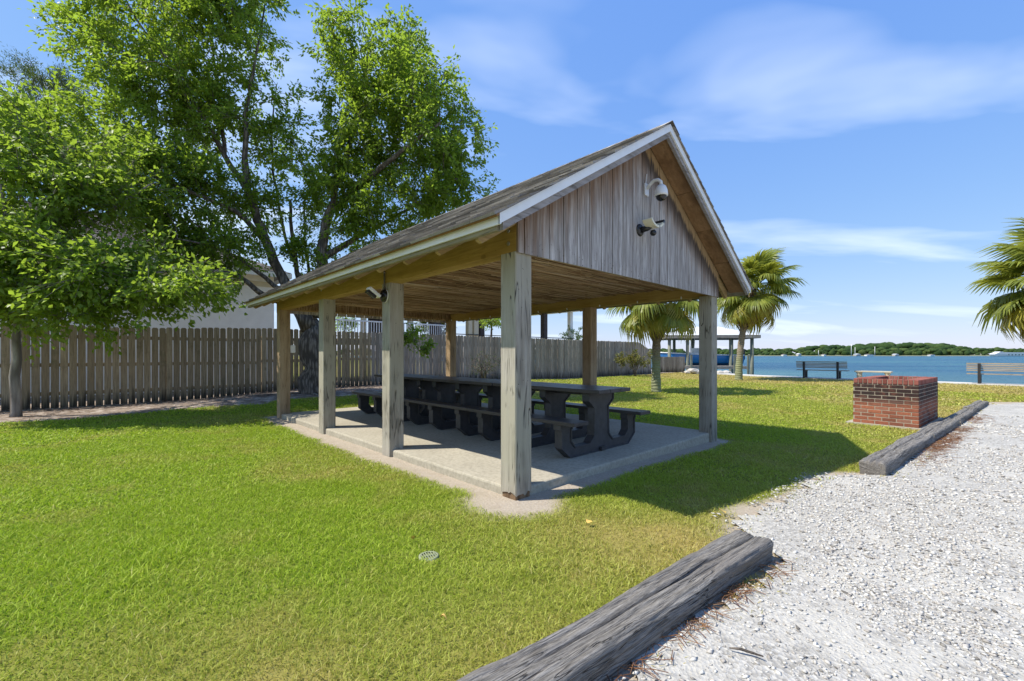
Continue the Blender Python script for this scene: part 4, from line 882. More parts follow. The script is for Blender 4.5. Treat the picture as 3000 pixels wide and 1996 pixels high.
# wispy conifer far behind
D3 = 24; t3 = (px(150, 1040, D3).x, D3, 0)
limbs3 = [[(t3[0], D3, 0, .3), P4(150, 700, D3, .22), P4(165, 500, D3, .16), P4(150, 330, D3, .1), P4(120, 230, D3, .05)], [P4(160, 470, D3, .1), P4(90, 340, D3, .06), P4(50, 250, D3, .03)], [P4(160, 500, D3, .1), P4(230, 390, D3, .06), P4(290, 300, D3, .03)], [P4(160, 560, D3, .1), P4(60, 450, D3, .06), P4(-30, 380, D3, .03)]]
lobes3 = []
for (u, v, ru, rv, n) in [(95, 225, 80, 45, 20), (170, 270, 90, 45, 22), (60, 330, 90, 50, 20), (240, 330, 70, 45, 14), (0, 400, 90, 50, 18), (120, 400, 110, 50, 18), (-30, 480, 90, 60, 14), (230, 460, 90, 60, 14)]:
    c, r = ell(u, v, D3, ru, rv, 1.5); lobes3.append((c, r, n, .5))
tree('feathery_tree', 'dark feathery tree top showing above the leaves at far left', 'tree', t3, limbs3, lobes3, M['leaf_pine'], M['bark'], (.2, .035), 130, .75, 15, .02, -.1)
# shrubs
def shrub(name, label, u, vbase, Y_, wpx, hpx, leafm, per, n, seed, leaf=(.07, .035), bare=False):
    b = px(u, vbase, Y_); b.z = gz(b.x, b.y); hw = wpx/F*Y_/2; hh = hpx/F*Y_; g_ = np.random.default_rng(seed); limbs_ = []
    for i in range(9 if bare else 6):
        a = g_.uniform(0, 6.28); r = hw*g_.uniform(.3, .8); limbs_.append([(b.x+.03*math.cos(a), b.y+.03*math.sin(a), b.z-.05, .035), (b.x+r*.3*math.cos(a), b.y+r*.3*math.sin(a), b.z+hh*.35, .025), (b.x+r*math.cos(a), b.y+r*math.sin(a), b.z+hh*g_.uniform(.6, .9), .01)])
    return tree(name, label, 'shrub', tuple(b), limbs_, [((b.x, b.y, b.z+hh*.66), (hw, hw*.8, hh*.36), n, .55)], leafm, M['bark'], leaf, per, .2, seed, .008, .1, sides=5)
shrub('shrub', 'rounded yellow-green shrub against the fence left of the green-based palm', 1861, 1101, 26.3, 105, 78, M['leaf_shrub'], 46, 60, 21, (.11, .055))
shrub('shrub', 'thin twiggy shrub with sparse leaves behind the pavilion corner post', 1418, 1122, 17.2, 100, 92, M['leaf_dark'], 9, 60, 22, (.06, .03), True)
sp = px(1190, 1040, 13.6); 
tree('sapling', 'leafy green sapling hanging beside the second post, in front of the fence', 'tree', (sp.x, sp.y, gz(sp.x, sp.y)-.02), [[(sp.x-.3, 13.6, 0, .03), (sp.x-.25, 13.6, 1.0, .025), (sp.x-.1, 13.6, 1.7, .015), (sp.x, 13.6, 2.0, .008)]],
     [((px(1205, 985, 13.6).x, 13.6, px(0, 985, 13.6).z), (.38, .4, .28), 16, .5), ((px(1240, 1020, 13.6).x, 13.5, px(0, 1020, 13.6).z), (.25, .3, .14), 9, .5)], M['leaf'], M['bark'], (.1, .055), 40, .2, 30)
for (u, v, Y_, ru, rv, lb, lm_, sd) in [(1010, 945, 27, 30, 30, 'green tree crown behind the white porch rail', 'leaf', 40), (1678, 985, 34, 28, 22, 'small light green treetop peeking over the fence behind the far post', 'leaf_young', 41), (1440, 940, 22, 26, 16, 'leafy branch tips by the porch glass beside the corner post', 'leaf_young', 42)]:
    c, r = ell(u, v, Y_, ru, rv, .8); tree('background_tree', lb, 'tree', (c[0], c[1], 0), [[(c[0], c[1], 0, .09), (c[0], c[1], c[2]*.7, .06), (c[0], c[1], c[2], .03)]], [(c, r, 22, .5)], M[lm_], M['bark'], (.13, .07), 40, .3, sd)

# ------------------------------------------------------------------ palms
def frond_mesh(seed, mat, droop, span=125, pet=.85, ll=.85, nl=44):
    g_ = random.Random(seed); mb = MB(); pts_ = []
    for i in range(5): t = i/4; pts_.append(Vector((pet*t, 0, -.10*droop*pet*t*t)))
    mb.tube(pts_, [.022, .018, .015, .012, .01], 5, False); e = pts_[-1]
    for i in range(nl):
        a = R(-span+2*span*i/(nl-1)+g_.uniform(-2, 2)); l = ll*(1-.25*abs(a)/R(span))*g_.uniform(.9, 1.08); wd = .030*ll/.85
        ax = Vector((math.cos(a), math.sin(a), .0)); sd = Vector((-math.sin(a), math.cos(a), .12*(-1)**i)).normalized(); b = e+Vector((.22*max(0, math.cos(a))*.6, 0, -.05*droop*max(0, math.cos(a))))
        fold = .16*abs(math.sin(a))
        P = [(0, .5), (.4, 1.0), (.7, .75), (1.0, .08)]; rows = []
        for t, wv in P:
            dz = -droop*(.55*t**2.2)*l*g_.uniform(.85, 1.15)+fold*t*l*.6; sh = 1-.25*droop*t*t
            c = b+ax*l*t*sh+Vector((0, 0, dz)); rows.append((c-sd*wd*wv, c+sd*wd*wv))
        o = len(mb.v)
        for p, q in rows: mb.v += [tuple(p), tuple(q)]
        for k_ in range(3): mb.f.append((o+2*k_, o+2*k_+1, o+2*k_+3, o+2*k_+2))
    me = bpy.data.meshes.new('frond'); me.from_pydata(mb.v, [], mb.f); me.materials.append(mat); return me
FR = {'green': [frond_mesh(s, M['frond'], .75+.25*(s % 3)) for s in range(4)], 'yellow': [frond_mesh(20+s, M['frond_yellow'], 1.0+.2*s) for s in range(3)], 'dead': [frond_mesh(30+s, M['frond_dead'], 1.5, 70, .7, .7, 26) for s in range(3)]}
def palm(label, x, y, h, r0, scale, seed, lean=(0, 0), nfr=(26, 10, 7)):
    g_ = random.Random(seed); zb = gz(x, y); root = empty('palm_tree', (x, y, zb)); tag(root, label, 'palm tree', 'palms on the waterside lawn')
    pts_, rs_ = [], []; k_ = int(h/.12)
    for i in range(k_+1):
        t = i/k_; pts_.append((lean[0]*t*t, lean[1]*t*t, -.1+(h+.1)*t)); rs_.append(r0*(1.18-.25*min(1, t*4)+.06*math.sin(i*2.1)+.03*g_.random()+(.12 if t > .6 else 0)))
    tk = MB().tube(pts_, rs_, 14).build('trunk', M['palm_trunk'], root, True)
    for i in range(46):                                           # old leaf bases round the upper trunk
        t = .52+.46*i/46; a = i*2.4; p = Vector((lean[0]*t*t, lean[1]*t*t, h*t)); d_ = Vector((math.cos(a), math.sin(a), 0)); r = r0*.95
        MB().bar(p+d_*r*.85, p+d_*(r+.09*scale)+Vector((0, 0, .22*scale)), .085*scale, .025, d_).build('leaf_base', M['palm_bark'], tk)
    top = Vector((lean[0], lean[1], h))
    def fr(kind, el, az, sc_):
        o = obj('frond', g_.choice(FR[kind]), root); o.location = top+Vector((0, 0, g_.uniform(-.15, .15)*scale)); o.rotation_euler = (g_.uniform(-.35, .35), R(-el), az); o.scale = (sc_,)*3
    for i in range(nfr[0]): fr('green', 78-112*((i+.5)/nfr[0])**1.05+g_.uniform(-8, 8), i*2.39996+g_.uniform(-.2, .2), scale*g_.uniform(.85, 1.1))
    for i in range(nfr[1]): fr('yellow', -22-30*g_.random(), i*2.39996+1, scale*g_.uniform(.85, 1.05))
    for i in range(nfr[2]): fr('dead', -62-18*g_.random(), i*2.39996+.5, scale*g_.uniform(.7, 1.0))
    return root
palm('palm with moss green trunk base standing between the pavilion posts', 4.98, 15.13, 3.35, .15, 1.15, 5, (.05, 0))
palm('palm rising beside the right end of the pavilion roof near the water', 11.6, 22.4, 4.75, .16, 1.42, 8, (.85, .2), (34, 12, 8))
palm('palm crown cut off by the right edge of the photo', 16.75, 13.2, 3.75, .17, 1.42, 13, (0, 0), (36, 22, 6))
bp = px(1272, 990, 30); palm('yellow-green palm behind the fence, seen between porch columns', bp.x, 30, 3.0, .14, .9, 17, (0, 0), (18, 6, 2))
bp = px(1825, 1010, 36); palm('ragged dry palm top poking above the fence end', bp.x, 34, 1.75, .12, .6, 19, (0, 0), (8, 6, 8))

# ------------------------------------------------------------------ brick pit
fp = Vector((7.07, 7.605, 0)); ang = math.atan2(.62, .78); pit = empty('brick_fire_pit', fp, ang); tag(pit, 'sooty red brick fire pit with open top on the lawn', 'fire pit')
BW_, BD_ = .93, 1.86; CH = .0668; NC = 11; bl, bh, bd = .194, .057, .09    # local x = depth away, local -> y = left
pitz = gz(fp.x, fp.y)
def brick_me(l, d_, h_, mat, nm='brick'):
    mb = MB(); c = .004; mb.box(0, l, 0, d_, 0, h_); me = mb.mesh(nm, mat); bm = bmesh.new(); bm.from_mesh(me); bmesh.ops.bevel(bm, geom=list(bm.edges), offset=c, segments=1, affect='EDGES'); bm.to_mesh(me); bm.free(); return me
me_s = brick_me(bl, bd, bh, M['brick']); me_h = brick_me(.092, bd, bh, M['brick'])
def course(length, half):
    out = []; x = 0
    if half: out.append((0, .092)); x = .102
    while x+.15 <= length+1e-3:
        l = min(bl, length-x); out.append((x, l)); x += bl+.0095
    if length-x > .04: out.append((x, length-x))
    return out
cache = {}; backm = MB(); rb = random.Random(3)
for c_ in range(NC):
    z = pitz+.03+c_*CH
    for side in range(4):
        ln = BW_ if side in (0, 2) else BD_-2*bd-.02
        for (s, l) in course(ln, (c_+side) % 2 == 1):
            key = round(l*500)
            if key not in cache: cache[key] = brick_me(key/500, bd, bh, M['brick'])
            j = rb.uniform(-.0025, .0025)
            if side == 0: loc, rz = (j, s+l, z), -90                 # front face (towards the camera's left), runs along +y
            elif side == 1: loc, rz = (bd+.01+s, j, z), 0             # right face
            elif side == 2: loc, rz = (BD_-bd, s+l, z), -90
            else: loc, rz = (bd+.01+s, BW_-bd, z), 0
            if side == 0: loc = (j, s+l, z)
            if side < 2:
                o = obj('brick', cache[key], pit); o.location = loc; o.rotation_euler = (0, 0, R(rz))
            else: backm.box(0, l, 0, bd, 0, bh, Matrix.Translation(loc) @ Matrix.Rotation(R(rz), 4, 'Z'))
tag(backm.build('bricks', M['brick'], pit), kind='stuff')
zt = pitz+.03+NC*CH; rl, rw, rhh = .196, .060, .094; me_r = brick_me(rl, rw, rhh, M['rowlock'], 'cap_brick')
def cap(x, y, rz):
    o = obj('cap_brick', me_r, pit); o.location = (x, y, zt+rb.uniform(-.002, .002)); o.rotation_euler = (rb.uniform(-.012, .012), 0, R(rz)+rb.uniform(-.01, .01))
k = 0
for i in range(13): cap(-.004, .004+i*.0712, 0); cap(BD_-.194, .004+i*.0712, 0)
for i in range(20): cap(.2+.065+i*.0715, -.003, 90); cap(.2+.065+i*.0715, BW_-.193, 90)
mo = MB(); t_ = .004
for (x0, x1, y0, y1) in ((t_, bd-t_, t_, BW_-t_), (BD_-bd+t_, BD_-t_, t_, BW_-t_), (bd-t_, BD_-bd+t_, t_, bd-t_), (bd-t_, BD_-bd+t_, BW_-bd+t_, BW_-t_)): mo.box(x0, x1, y0, y1, pitz-.05, zt-.003)
for (x0, x1, y0, y1) in ((.006, .186, .008, BW_-.008), (BD_-.186, BD_-.006, .008, BW_-.008), (.187, BD_-.187, .006, .186), (.187, BD_-.187, BW_-.186, BW_-.006)): mo.box(x0, x1, y0, y1, zt-.002, zt+.088)
mo.build('mortar', M['mortar'], pit); MB().box(-.07, BD_+.2, -.30, BW_+.1, pitz-.1, pitz+.028).build('footing', M['concrete'], pit)
MB().box(bd, BD_-bd, bd, BW_-bd, pitz+.03, pitz+.1).build('ash_bed', M['dark_hole'], pit)

# ------------------------------------------------------------------ timbers edging the drive
def timber(label, e0, e1, wd, ht, seed, crack=True, burn=0):
    """e0,e1: ends of the lower edge on the gravel side"""
    e0 = Vector(e0); e1 = Vector(e1); d_ = (e1-e0); ln = d_.length; a = math.atan2(d_.y, d_.x); o0 = empty('tmp', (0, 0, 0)); bpy.data.objects.remove(o0)
    nL, nP = max(60, int(ln/.02)), (100 if seed == 1 else 60); prof = []
    per = [(0, -.06), (0, ht-.02), (.02, ht), (wd-.02, ht), (wd, ht-.02), (wd, -.06)]; segl = [math.dist(per[i], per[i+1]) for i in range(5)]; tot = sum(segl)
    for j in range(nP):
        q = tot*j/(nP-1); i = 0
        while i < 4 and q > segl[i]: q -= segl[i]; i += 1
        t = min(1, q/segl[i]); prof.append((per[i][0]+(per[i+1][0]-per[i][0])*t, per[i][1]+(per[i+1][1]-per[i][1])*t))
    pr = np.array(prof); S_ = np.linspace(0, ln, nL); SS, JJ = np.meshgrid(S_, np.arange(nP), indexing='ij'); yv = pr[JJ, 0]; zv = pr[JJ, 1]
    nrm = np.stack([(yv-wd/2)/(wd/2)*(np.abs(yv-wd/2) > wd/2-.021), np.clip((zv-ht*.35)/(ht*.65), 0, 1)*(zv > ht-.021)], -1)
    big = (fbm(SS*1.6, JJ*5.7/nP+seed*7, seed, 4)-.5)*.042; fi = (fbm(SS*4, JJ*40./nP+seed, seed+3, 3)-.5)*.014
    disp = big+fi
    if crack:
        for (cy, dep, f) in ((.50, .045, .8), (.30, .016, 1.5), (.76, .014, 2.0)):
            cl_ = wd*(cy+.13*(fbm(S_*.8*f, S_*0+seed*3+cy*10, 7+seed, 3)-.5)); am = dep*sstep(.3, .55, vn(S_*1.1*f+seed, S_*0+cy*9, 5))
            dcr = np.abs(yv-cl_[:, None]); disp = disp-am[:, None]*np.exp(-(dcr/.007)**2)*(zv > ht-.03)
    yv = yv+nrm[..., 0]*disp; zv = zv+nrm[..., 1]*disp
    endj = (fbm(JJ*15./nP, JJ*0+seed, 3, 3)-.5)*.06; XX = SS.copy(); XX[0] += np.abs(endj[0]); XX[-1] -= np.abs(endj[-1])
    rd = sstep(0, .035, np.minimum(SS, ln-SS)); zv = np.where(zv > 0, zv*(.90+.10*rd), zv); yv = wd/2+(yv-wd/2)*(.94+.06*rd)
    V = np.stack([XX, yv, zv], -1).reshape(-1, 3); i = np.arange((nL-1)*(nP-1)); b = (i//(nP-1))*nP+i % (nP-1); Fq = [tuple(q) for q in np.stack([b, b+nP, b+nP+1, b+1], 1)]
    me = bpy.data.meshes.new('timber'); me.from_pydata(V.tolist(), [], Fq+[tuple(range(nP)), tuple(range((nL-1)*nP+nP-1, (nL-1)*nP-1, -1))]); bm = bmesh.new(); bm.from_mesh(me); bmesh.ops.recalc_face_normals(bm, faces=bm.faces); bm.to_mesh(me); bm.free()
    me.polygons.foreach_set('use_smooth', [True]*(len(me.polygons)-2)+[False]*2)
    me.materials.append(M['tie']); o = obj('edging_timber', me); o.location = (e0.x, e0.y, gz((e0.x+e1.x)/2, (e0.y+e1.y)/2)); o.rotation_euler = (0, 0, a); return tag(o, label, 'timber', 'timbers edging the gravel drive')
gd = lambda s: (TP[0]+TD[0]*s, TP[1]+TD[1]*s)
timber('cracked grey timber lying in the foreground between lawn and gravel', gd(-2.25), gd(0), .235, .135, 1)
timber('squared weathered timber end pointing at the viewer, nearest of the far timber run', (3.97, 4.65), (6.17, 6.40), .235, .14, 2)
timber('charred timber beside the brick fire pit, second in the far run', (6.21, 6.43), (8.22, 8.03), .235, .13, 3)
timber('deeply split dark timber beyond the fire pit, third in the far run', (8.25, 8.05), (10.28, 9.67), .23, .115, 4)
timber('last timber of the run, reaching the brown grass', (10.33, 9.73), (12.2, 11.2), .22, .11, 5)

# ------------------------------------------------------------------ drain, fallen leaves, twigs
dr = px(1256, 1632, 2.816); dz = gz(dr.x, dr.y)+.006; de = empty('drain_grate', (dr.x, dr.y, dz), R(28)); tag(de, 'small round slotted drain grate set in the lawn', 'drain')
MB().lathe([(.05, .004), (.055, .006), (.064, .004), (.064, -.05)], 32).build('rim', M['drain'], de, True)
MB().lathe([(0, -.02), (.06, -.02)], 24).build('drain_hole', M['dark_hole'], de)
for i in range(6):
    x = -.04+i*.016; hw = math.sqrt(.052**2-x*x); MB().box(x-.003, x+.003, -hw, hw, -.004, .004).build('bar', M['drain'], de)
MB().box(-.051, .051, -.004, .004, -.003, .0045).build('cross_bar', M['drain'], de)
def fallen(u, v, sz, label, name='fallen_leaf', mat='dry_leaf', seed=0):
    Y_ = F*CAMZ/(v-H0); p = px(u, v, Y_); p.z = gz(p.x, p.y)+.045; g_ = random.Random(seed); mb = MB(); n = 7; V = []
    for i in range(n+1):
        t = i/n; w_ = sz*.32*math.sin(math.pi*min(1, t*1.02))**.8; V += [(t*sz, -w_, .018*math.sin(t*3+seed)+.25*w_), (t*sz, 0, .012*math.sin(t*3+seed)), (t*sz, w_, .018*math.sin(t*3+seed)+.25*w_)]
    mb.add(V, [(3*i+j, 3*i+3+j, 3*i+4+j, 3*i+1+j) for i in range(n) for j in (0, 1)]); o = mb.build(name, M[mat]); o.location = p; o.rotation_euler = (g_.uniform(-.4, .4), g_.uniform(-.5, .1), g_.uniform(0, 6.3)); return tag(o, label, 'leaf', 'fallen leaves on the lawn')
fallen(2105, 1513, .085, 'yellow fallen leaf by the gravel edge, just outside the roof shadow', seed=2); fallen(1735, 1547, .06, 'narrow orange fallen leaf on the dry grass before the corner post', seed=3)
fallen(1210, 1592, .04, 'small pale curled leaf just behind the drain grate', seed=5); fallen(1310, 1842, .035, 'tiny pale leaf left of the foreground timber', seed=6)
def straw(name, label, centers, n, sx, ln, mat, seed, along=None, kind='stuff'):
    g_ = np.random.default_rng(seed); A = []
    for (x, y, sxx, syy, m_) in centers: q = np.stack([g_.normal(0, sxx, m_), g_.normal(0, syy, m_)], 1); c, s = (TD if along is None else along); A.append(np.stack([x+q[:, 0]*c-q[:, 1]*s, y+q[:, 0]*s+q[:, 1]*c], 1))
    A = np.concatenate(A); an = g_.uniform(0, 6.28, len(A)); l = ln*g_.uniform(.4, 1.3, len(A)); z = ground_z(A[:, 0], A[:, 1])+.022+.018*g_.random(len(A))
    B = A+np.stack([np.cos(an), np.sin(an)], 1)*l[:, None]; V, Fq = rods(np.column_stack([A, z]), np.column_stack([B, ground_z(B[:, 0], B[:, 1])+.022+.02*g_.random(len(A))]), np.full(len(A), sx))
    o = obj(name, np_mesh(name, V, Fq, M[mat], False, {'rnd': np.repeat(g_.random(len(A)), 6)})); return tag(o, label, 'litter', kind=kind)
n_ = np.array(TN)
def off(s, t): return TP[0]+TD[0]*t+TN[0]*s, TP[1]+TD[1]*t+TN[1]*s
straw('pine_straw', 'rust brown pine straw drifted along the gravel side of the timbers', [(*off(.09, 5.2), .35, .06, 260), (*off(.1, 6.2), .5, .08, 500), (*off(.10, 7.6), .25, .06, 160), (*off(.12, 9.6), .5, .1, 220), (*off(.05, -.6), .08, .02, 60), (*off(.05, -1.05), .15, .02, 60), (*off(.03, -1.6), .2, .02, 40), (*off(.15, 4.3), .3, .08, 60), (*off(.08, -.2), .1, .03, 30)], 0, .0018, .09, 'straw', 3)
cs = []
g_ = np.random.default_rng(77)
for i in range(150):
    s = g_.uniform(-14, 3.5); x = s; fd = abs(g_.normal(.9, .75)); y = 21.25+.947*x-fd*1.377
    if mulch_mask(np.array([x]), np.array([y]))[0] > .4: cs.append((x, y, .35, .25, int(34)))
straw('leaf_litter', 'brown twigs and leaf litter on bare ground along the fence', cs, 0, .0035, .13, 'twig', 4)
mb = MB()
for (u, v) in ((1735, 1962),): pass
tw = px(2190, 1938, 1.9); tw = Vector((px(2190, 1938, F*CAMZ/(1938-H0)).x, F*CAMZ/(1938-H0), .03)); mb.tube([tw+Vector((-.06, .035, .004)), tw+Vector((-.02, .015, .012)), tw+Vector((.02, .0, .006)), tw+Vector((.05, -.03, .012))], [.003, .006, .005, .003], 6); mb.build('twig', M['bark'], None, True); tag(bpy.data.objects['twig'], 'short dark twig lying on the gravel near the foreground', 'twig')
# surface roots by the tree
for i, (dx, dy, ex, ey, lb) in enumerate([(-.3, -.35, -1.3, -1.0, 'pale surface root reaching left from the big trunk'), (.1, -.4, .8, -1.3, 'pale surface root reaching forward from the big trunk')]):
    p = Vector((tb[0], tb[1], 0)); q = [p+Vector((dx+(ex-dx)*t, dy+(ey-dy)*t+.1*math.sin(t*5), 0)) for t in np.linspace(0, 1, 7)]
    for k_ in q: k_.z = gz(k_.x, k_.y)+.02
    tag(MB().tube(q, np.linspace(.035, .012, 7), 7).build('tree_root', M['bark_pale'], None, True), lb, 'root')

# ------------------------------------------------------------------ waterside: benches, stone bench, boathouse, boat, rubble
def bench(label, c, ang, ln=2.3):
    b = empty('park_bench', (c[0], c[1], .0), ang); tag(b, label, 'bench', 'benches facing the water')    # local x along, +y towards the water
    z0 = gz(c[0], c[1])
    for s in (-1, 1):
        x = s*ln*.33; mb = MB(); mb.bar((x, 0, -.15), (x, -.03, .93), .09, .10, (0, 1, 0)); mb.build('back_post', M['bench_iron'], b)
        mb = MB(); mb.bar((x+.0, .36, -.15), (x, .36, .43), .09, .12, (0, 1, 0)); mb.bar((x, .0, .42), (x, .46, .42), .08, .06); mb.build('leg', M['bench_iron'], b)
    for i in range(5): z = .60+i*.075; MB().box(-ln/2, ln/2, .055-.012*i, .09-.012*i, z, z+.046).build('back_slat', M['bench_wood'], b)
    for i in range(4): MB().box(-ln/2, ln/2, .07+i*.11, .07+i*.11+.095, .452, .487).build('seat_slat', M['bench_wood'], b)
    return b
wa = math.atan2(-.773, .634)
bench('slatted bench facing the bay, left of the fire pit', (16.42, 23.3), wa); b2 = px(2868, 1128, 18.9); bench('slatted bench facing the bay at the right edge', (b2.x+.48, b2.y-.6), wa, 2.3)
sb = empty('stone_bench', (17.95, 21.75, .055), wa); tag(sb, 'low pale cast stone bench between the slatted bench and the fire pit', 'stone bench')
MB().box(-.72, .72, -.19, .19, .37, .44).build('seat', M['stone_pale'], sb, bevel=.015)
for s in (-1, 1): MB().lathe([(.15, 0), (.17, .04), (.12, .1), (.15, .17), (.15, .23), (.11, .27), (.16, .33), (.17, .37)], 14, Matrix.Translation((s*.55, 0, 0)) @ Matrix.Diagonal((.8, 1.1, 1, 1))).build('pedestal', M['stone_pale'], sb, True)
# boathouse over the water (local frame turned a little)
BHY = 38.0; bx0 = (1935-1500)/F*BHY; bx1 = (2186-1500)/F*BHY; bh = empty('boathouse', ((bx0+bx1)/2, BHY, -.62), R(-6)); tag(bh, 'open boat shed with white metal hip roof on piles over the water', 'boathouse')
hw = (bx1-bx0)/2; ez = .62+CAMZ+(H0-985)/F*BHY; rz_ = .62+CAMZ+(H0-957)/F*BHY
MB().add([(-hw, -2.2, ez), (hw, -2.2, ez), (hw, 2.6, ez), (-hw, 2.6, ez), (-hw+2.4, .2, rz_), (hw-2.4, .2, rz_)], [(0, 1, 5, 4), (1, 2, 5), (2, 3, 4, 5), (3, 0, 4), (3, 2, 1, 0)]).build('roof', M['metal_roof'], bh)
mb = MB()
for (a, b) in (((-hw, -2.2), (hw, -2.2)), ((hw, -2.2), (hw, 2.6)), ((hw, 2.6), (-hw, 2.6)), ((-hw, 2.6), (-hw, -2.2))): mb.bar((a[0], a[1], ez-.14), (b[0], b[1], ez-.14), .12, .26)
mb.build('eave_beam', M['deck_wood'], bh)
for x in (-hw+.4, -hw*.5, -.2, hw*.42, hw-.5):
    for y in (-1.9, 2.3): MB().tube([(x, y, -2), (x, y, ez-.05)], [.15, .13], 10).build('pile', M['grey_pile'], bh, True)
pier = empty('pier', ((2003-1500)/F*34+.2, 34, -.62), R(-4)); tag(pier, 'grey plank pier with short posts in front of the boat shed', 'pier')
for i in range(32): MB().box(-.2+i*.15, -.2+i*.15+.142, 0, 1.2, 1.0, 1.045).build('plank', M['deck_wood'], pier)
for y in (0, 1.15): MB().box(-.2, 4.6, y-.03, y+.03, .82, .995).build('stringer', M['deck_wood'], pier)
for x in (0.35, 2.2, 3.62, 4.62): MB().box(x-.08, x+.08, -.12, -.03, -1.5, 1.9 if x != 2.2 else 1.02).build('post', M['grey_pile'], pier)
for x in (.6, 2.2, 4.5): MB().box(x-.08, x+.08, 1.2, 1.36, -1.5, 1.0).build('post', M['grey_pile'], pier)
# boat on its lift
bt = empty('motorboat', ((2046-1500)/F*37.6, 37.6, .32), R(174)); tag(bt, 'blue and white centre-console motorboat raised under the boat shed', 'boat')
def hull():
    n = 14; V = []; Ln = 6.6; prof = 7; mb = MB()
    for i in range(n+1):
        t = i/n; x = -Ln*.5+Ln*t; bm_ = 1.15*(1-max(0, (t-.45)/.55)**2.2); sh = .95+.25*t*t; kz = 0+.55*max(0, (t-.7)/.3)**2
        for (fy, fz) in ((-1, 1), (-.97, .62), (-.82, .28), (0, 0), (.82, .28), (.97, .62), (1, 1)): V.append((x+(.25*fz*t if t > .9 else 0), bm_*fy, kz+(sh-kz)*fz))
    Fs = [(i*7+j, i*7+j+1, (i+1)*7+j+1, (i+1)*7+j) for i in range(n) for j in range(6)]+[tuple(range(7))]
    return mb.add(V, Fs), V
hm, HV = hull(); hm.build('hull', M['hull'], bt, True)
mb = MB(); 
for s in (0, 6):
    mb.tube([HV[i*7+s] for i in range(15)], [.05]*15, 6)
mb.build('gunwale', M['boat_white'], bt, True)
MB().add([(HV[i*7+j][0], HV[i*7+j][1]*1.012, HV[i*7+j][2]-.01) for i in range(15) for j in (2, 3, 4)], [(i*3+j, i*3+j+1, i*3+j+4, i*3+j+3) for i in range(14) for j in (0, 1)]).build('bottom', M['hull_dark'], bt, True)
MB().box(-2.6, 2.0, -.85, .85, .55, .6).build('cockpit_sole', M['boat_white'], bt)
MB().box(-.3, .5, -.4, .4, .6, 1.55).build('console', M['boat_white'], bt, bevel=.05)
mb = MB()
for x in (-.45, .55):
    for y in (-.5, .5): mb.tube([(x, y, .6), (x*.8, y*.95, 2.45)], [.028, .028], 6)
mb.build('frame', M['boat_white'], bt, True); MB().box(-.75, .7, -.65, .65, 2.45, 2.52).build('t_top', M['boat_white'], bt, bevel=.02)
MB().box(-3.75, -3.3, -.25, .25, .55, 1.45).build('outboard', M['camera_black'], bt, bevel=.08)
rk = random.Random(5)
for i, (u, v, s, lb) in enumerate([(2030, 1087, .28, 'grey concrete block dumped at the fence end'), (2015, 1091, .2, 'small pale rock beside the fence end'), (2044, 1092, .24, 'flat pale rock at the foot of the pier'), (2110, 1093, .22, 'pale rubble lump left of the tall palm trunk'), (2128, 1092, .25, 'pale rubble pile piece next to the tall palm trunk')]):
    Y_ = 29.5; p = px(u, v, Y_); mb = MB(); bm = bmesh.new(); bmesh.ops.create_icosphere(bm, subdivisions=2, radius=1)
    for vv in bm.verts: vv.co *= .75+.5*rk.random()*.6
    me = bpy.data.meshes.new('rubble'); bm.to_mesh(me); bm.free(); me.materials.append(M['rubble']); o = obj('rubble', me); o.location = (p.x, p.y, max(.1, p.z)); o.scale = (s*1.5, s, s*.7); tag(o, lb, 'rock', 'rubble along the seawall')
# ------------------------------------------------------------------ far shore
V = []; Fs = []; xs_ = np.linspace(-900, 1500, 60)
yb = 600+25*(fbm(xs_*.01, xs_*0, 3)-.5)
V = [(x, y_, -.75) for x, y_ in zip(xs_, yb)]+[(x, y_+10, .4) for x, y_ in zip(xs_, yb)]+[(x, y_+80, 2) for x, y_ in zip(xs_, yb)]+[(x, y_+500, 4) for x, y_ in zip(xs_, yb)]
n = 60; Fs = [(r*n+i, r*n+i+1, (r+1)*n+i+1, (r+1)*n+i) for r in range(3) for i in range(n-1)]
tag(MB().add(V, Fs).build('far_shore', plain('far_shore_ground', (.16, .17, .1), .9)), kind='structure')
def m_wood_mass():
    m = Mat('far_tree_crowns'); r = m.rand(); p = m.pos(); n = m.noise(p, .8, 4, .7); col = m.ramp(r, [(0, (.028, .055, .02)), (.5, (.05, .09, .028)), (1, (.09, .13, .04))]); col = m.mix(m.ramp(n, [(.35, .6), (.6, 0)]), col, (.018, .035, .014)); return m.bsdf(col, .9, m.bump(n, 1, 1.2), spec=.05)
bm = bmesh.new(); bmesh.ops.create_icosphere(bm, subdivisions=2, radius=1); iv = np.array([v.co[:] for v in bm.verts]); ifc = np.array([[v.index for v in f.verts] for f in bm.faces]); bm.free()
g_ = np.random.default_rng(5)
tx = [2050, 2200, 2270, 2350, 2410, 2468, 2545, 2600, 2700, 2755, 2793, 2831, 2890, 2908, 2945, 3000]; tv = [1022, 1021, 1022.5, 1017, 1011, 1011, 1005.5, 1003.6, 1003.6, 1003.6, 1011, 1017, 1020.7, 1015, 1022.7, 1020.7]
VV, FF = [], []; cnt = 0
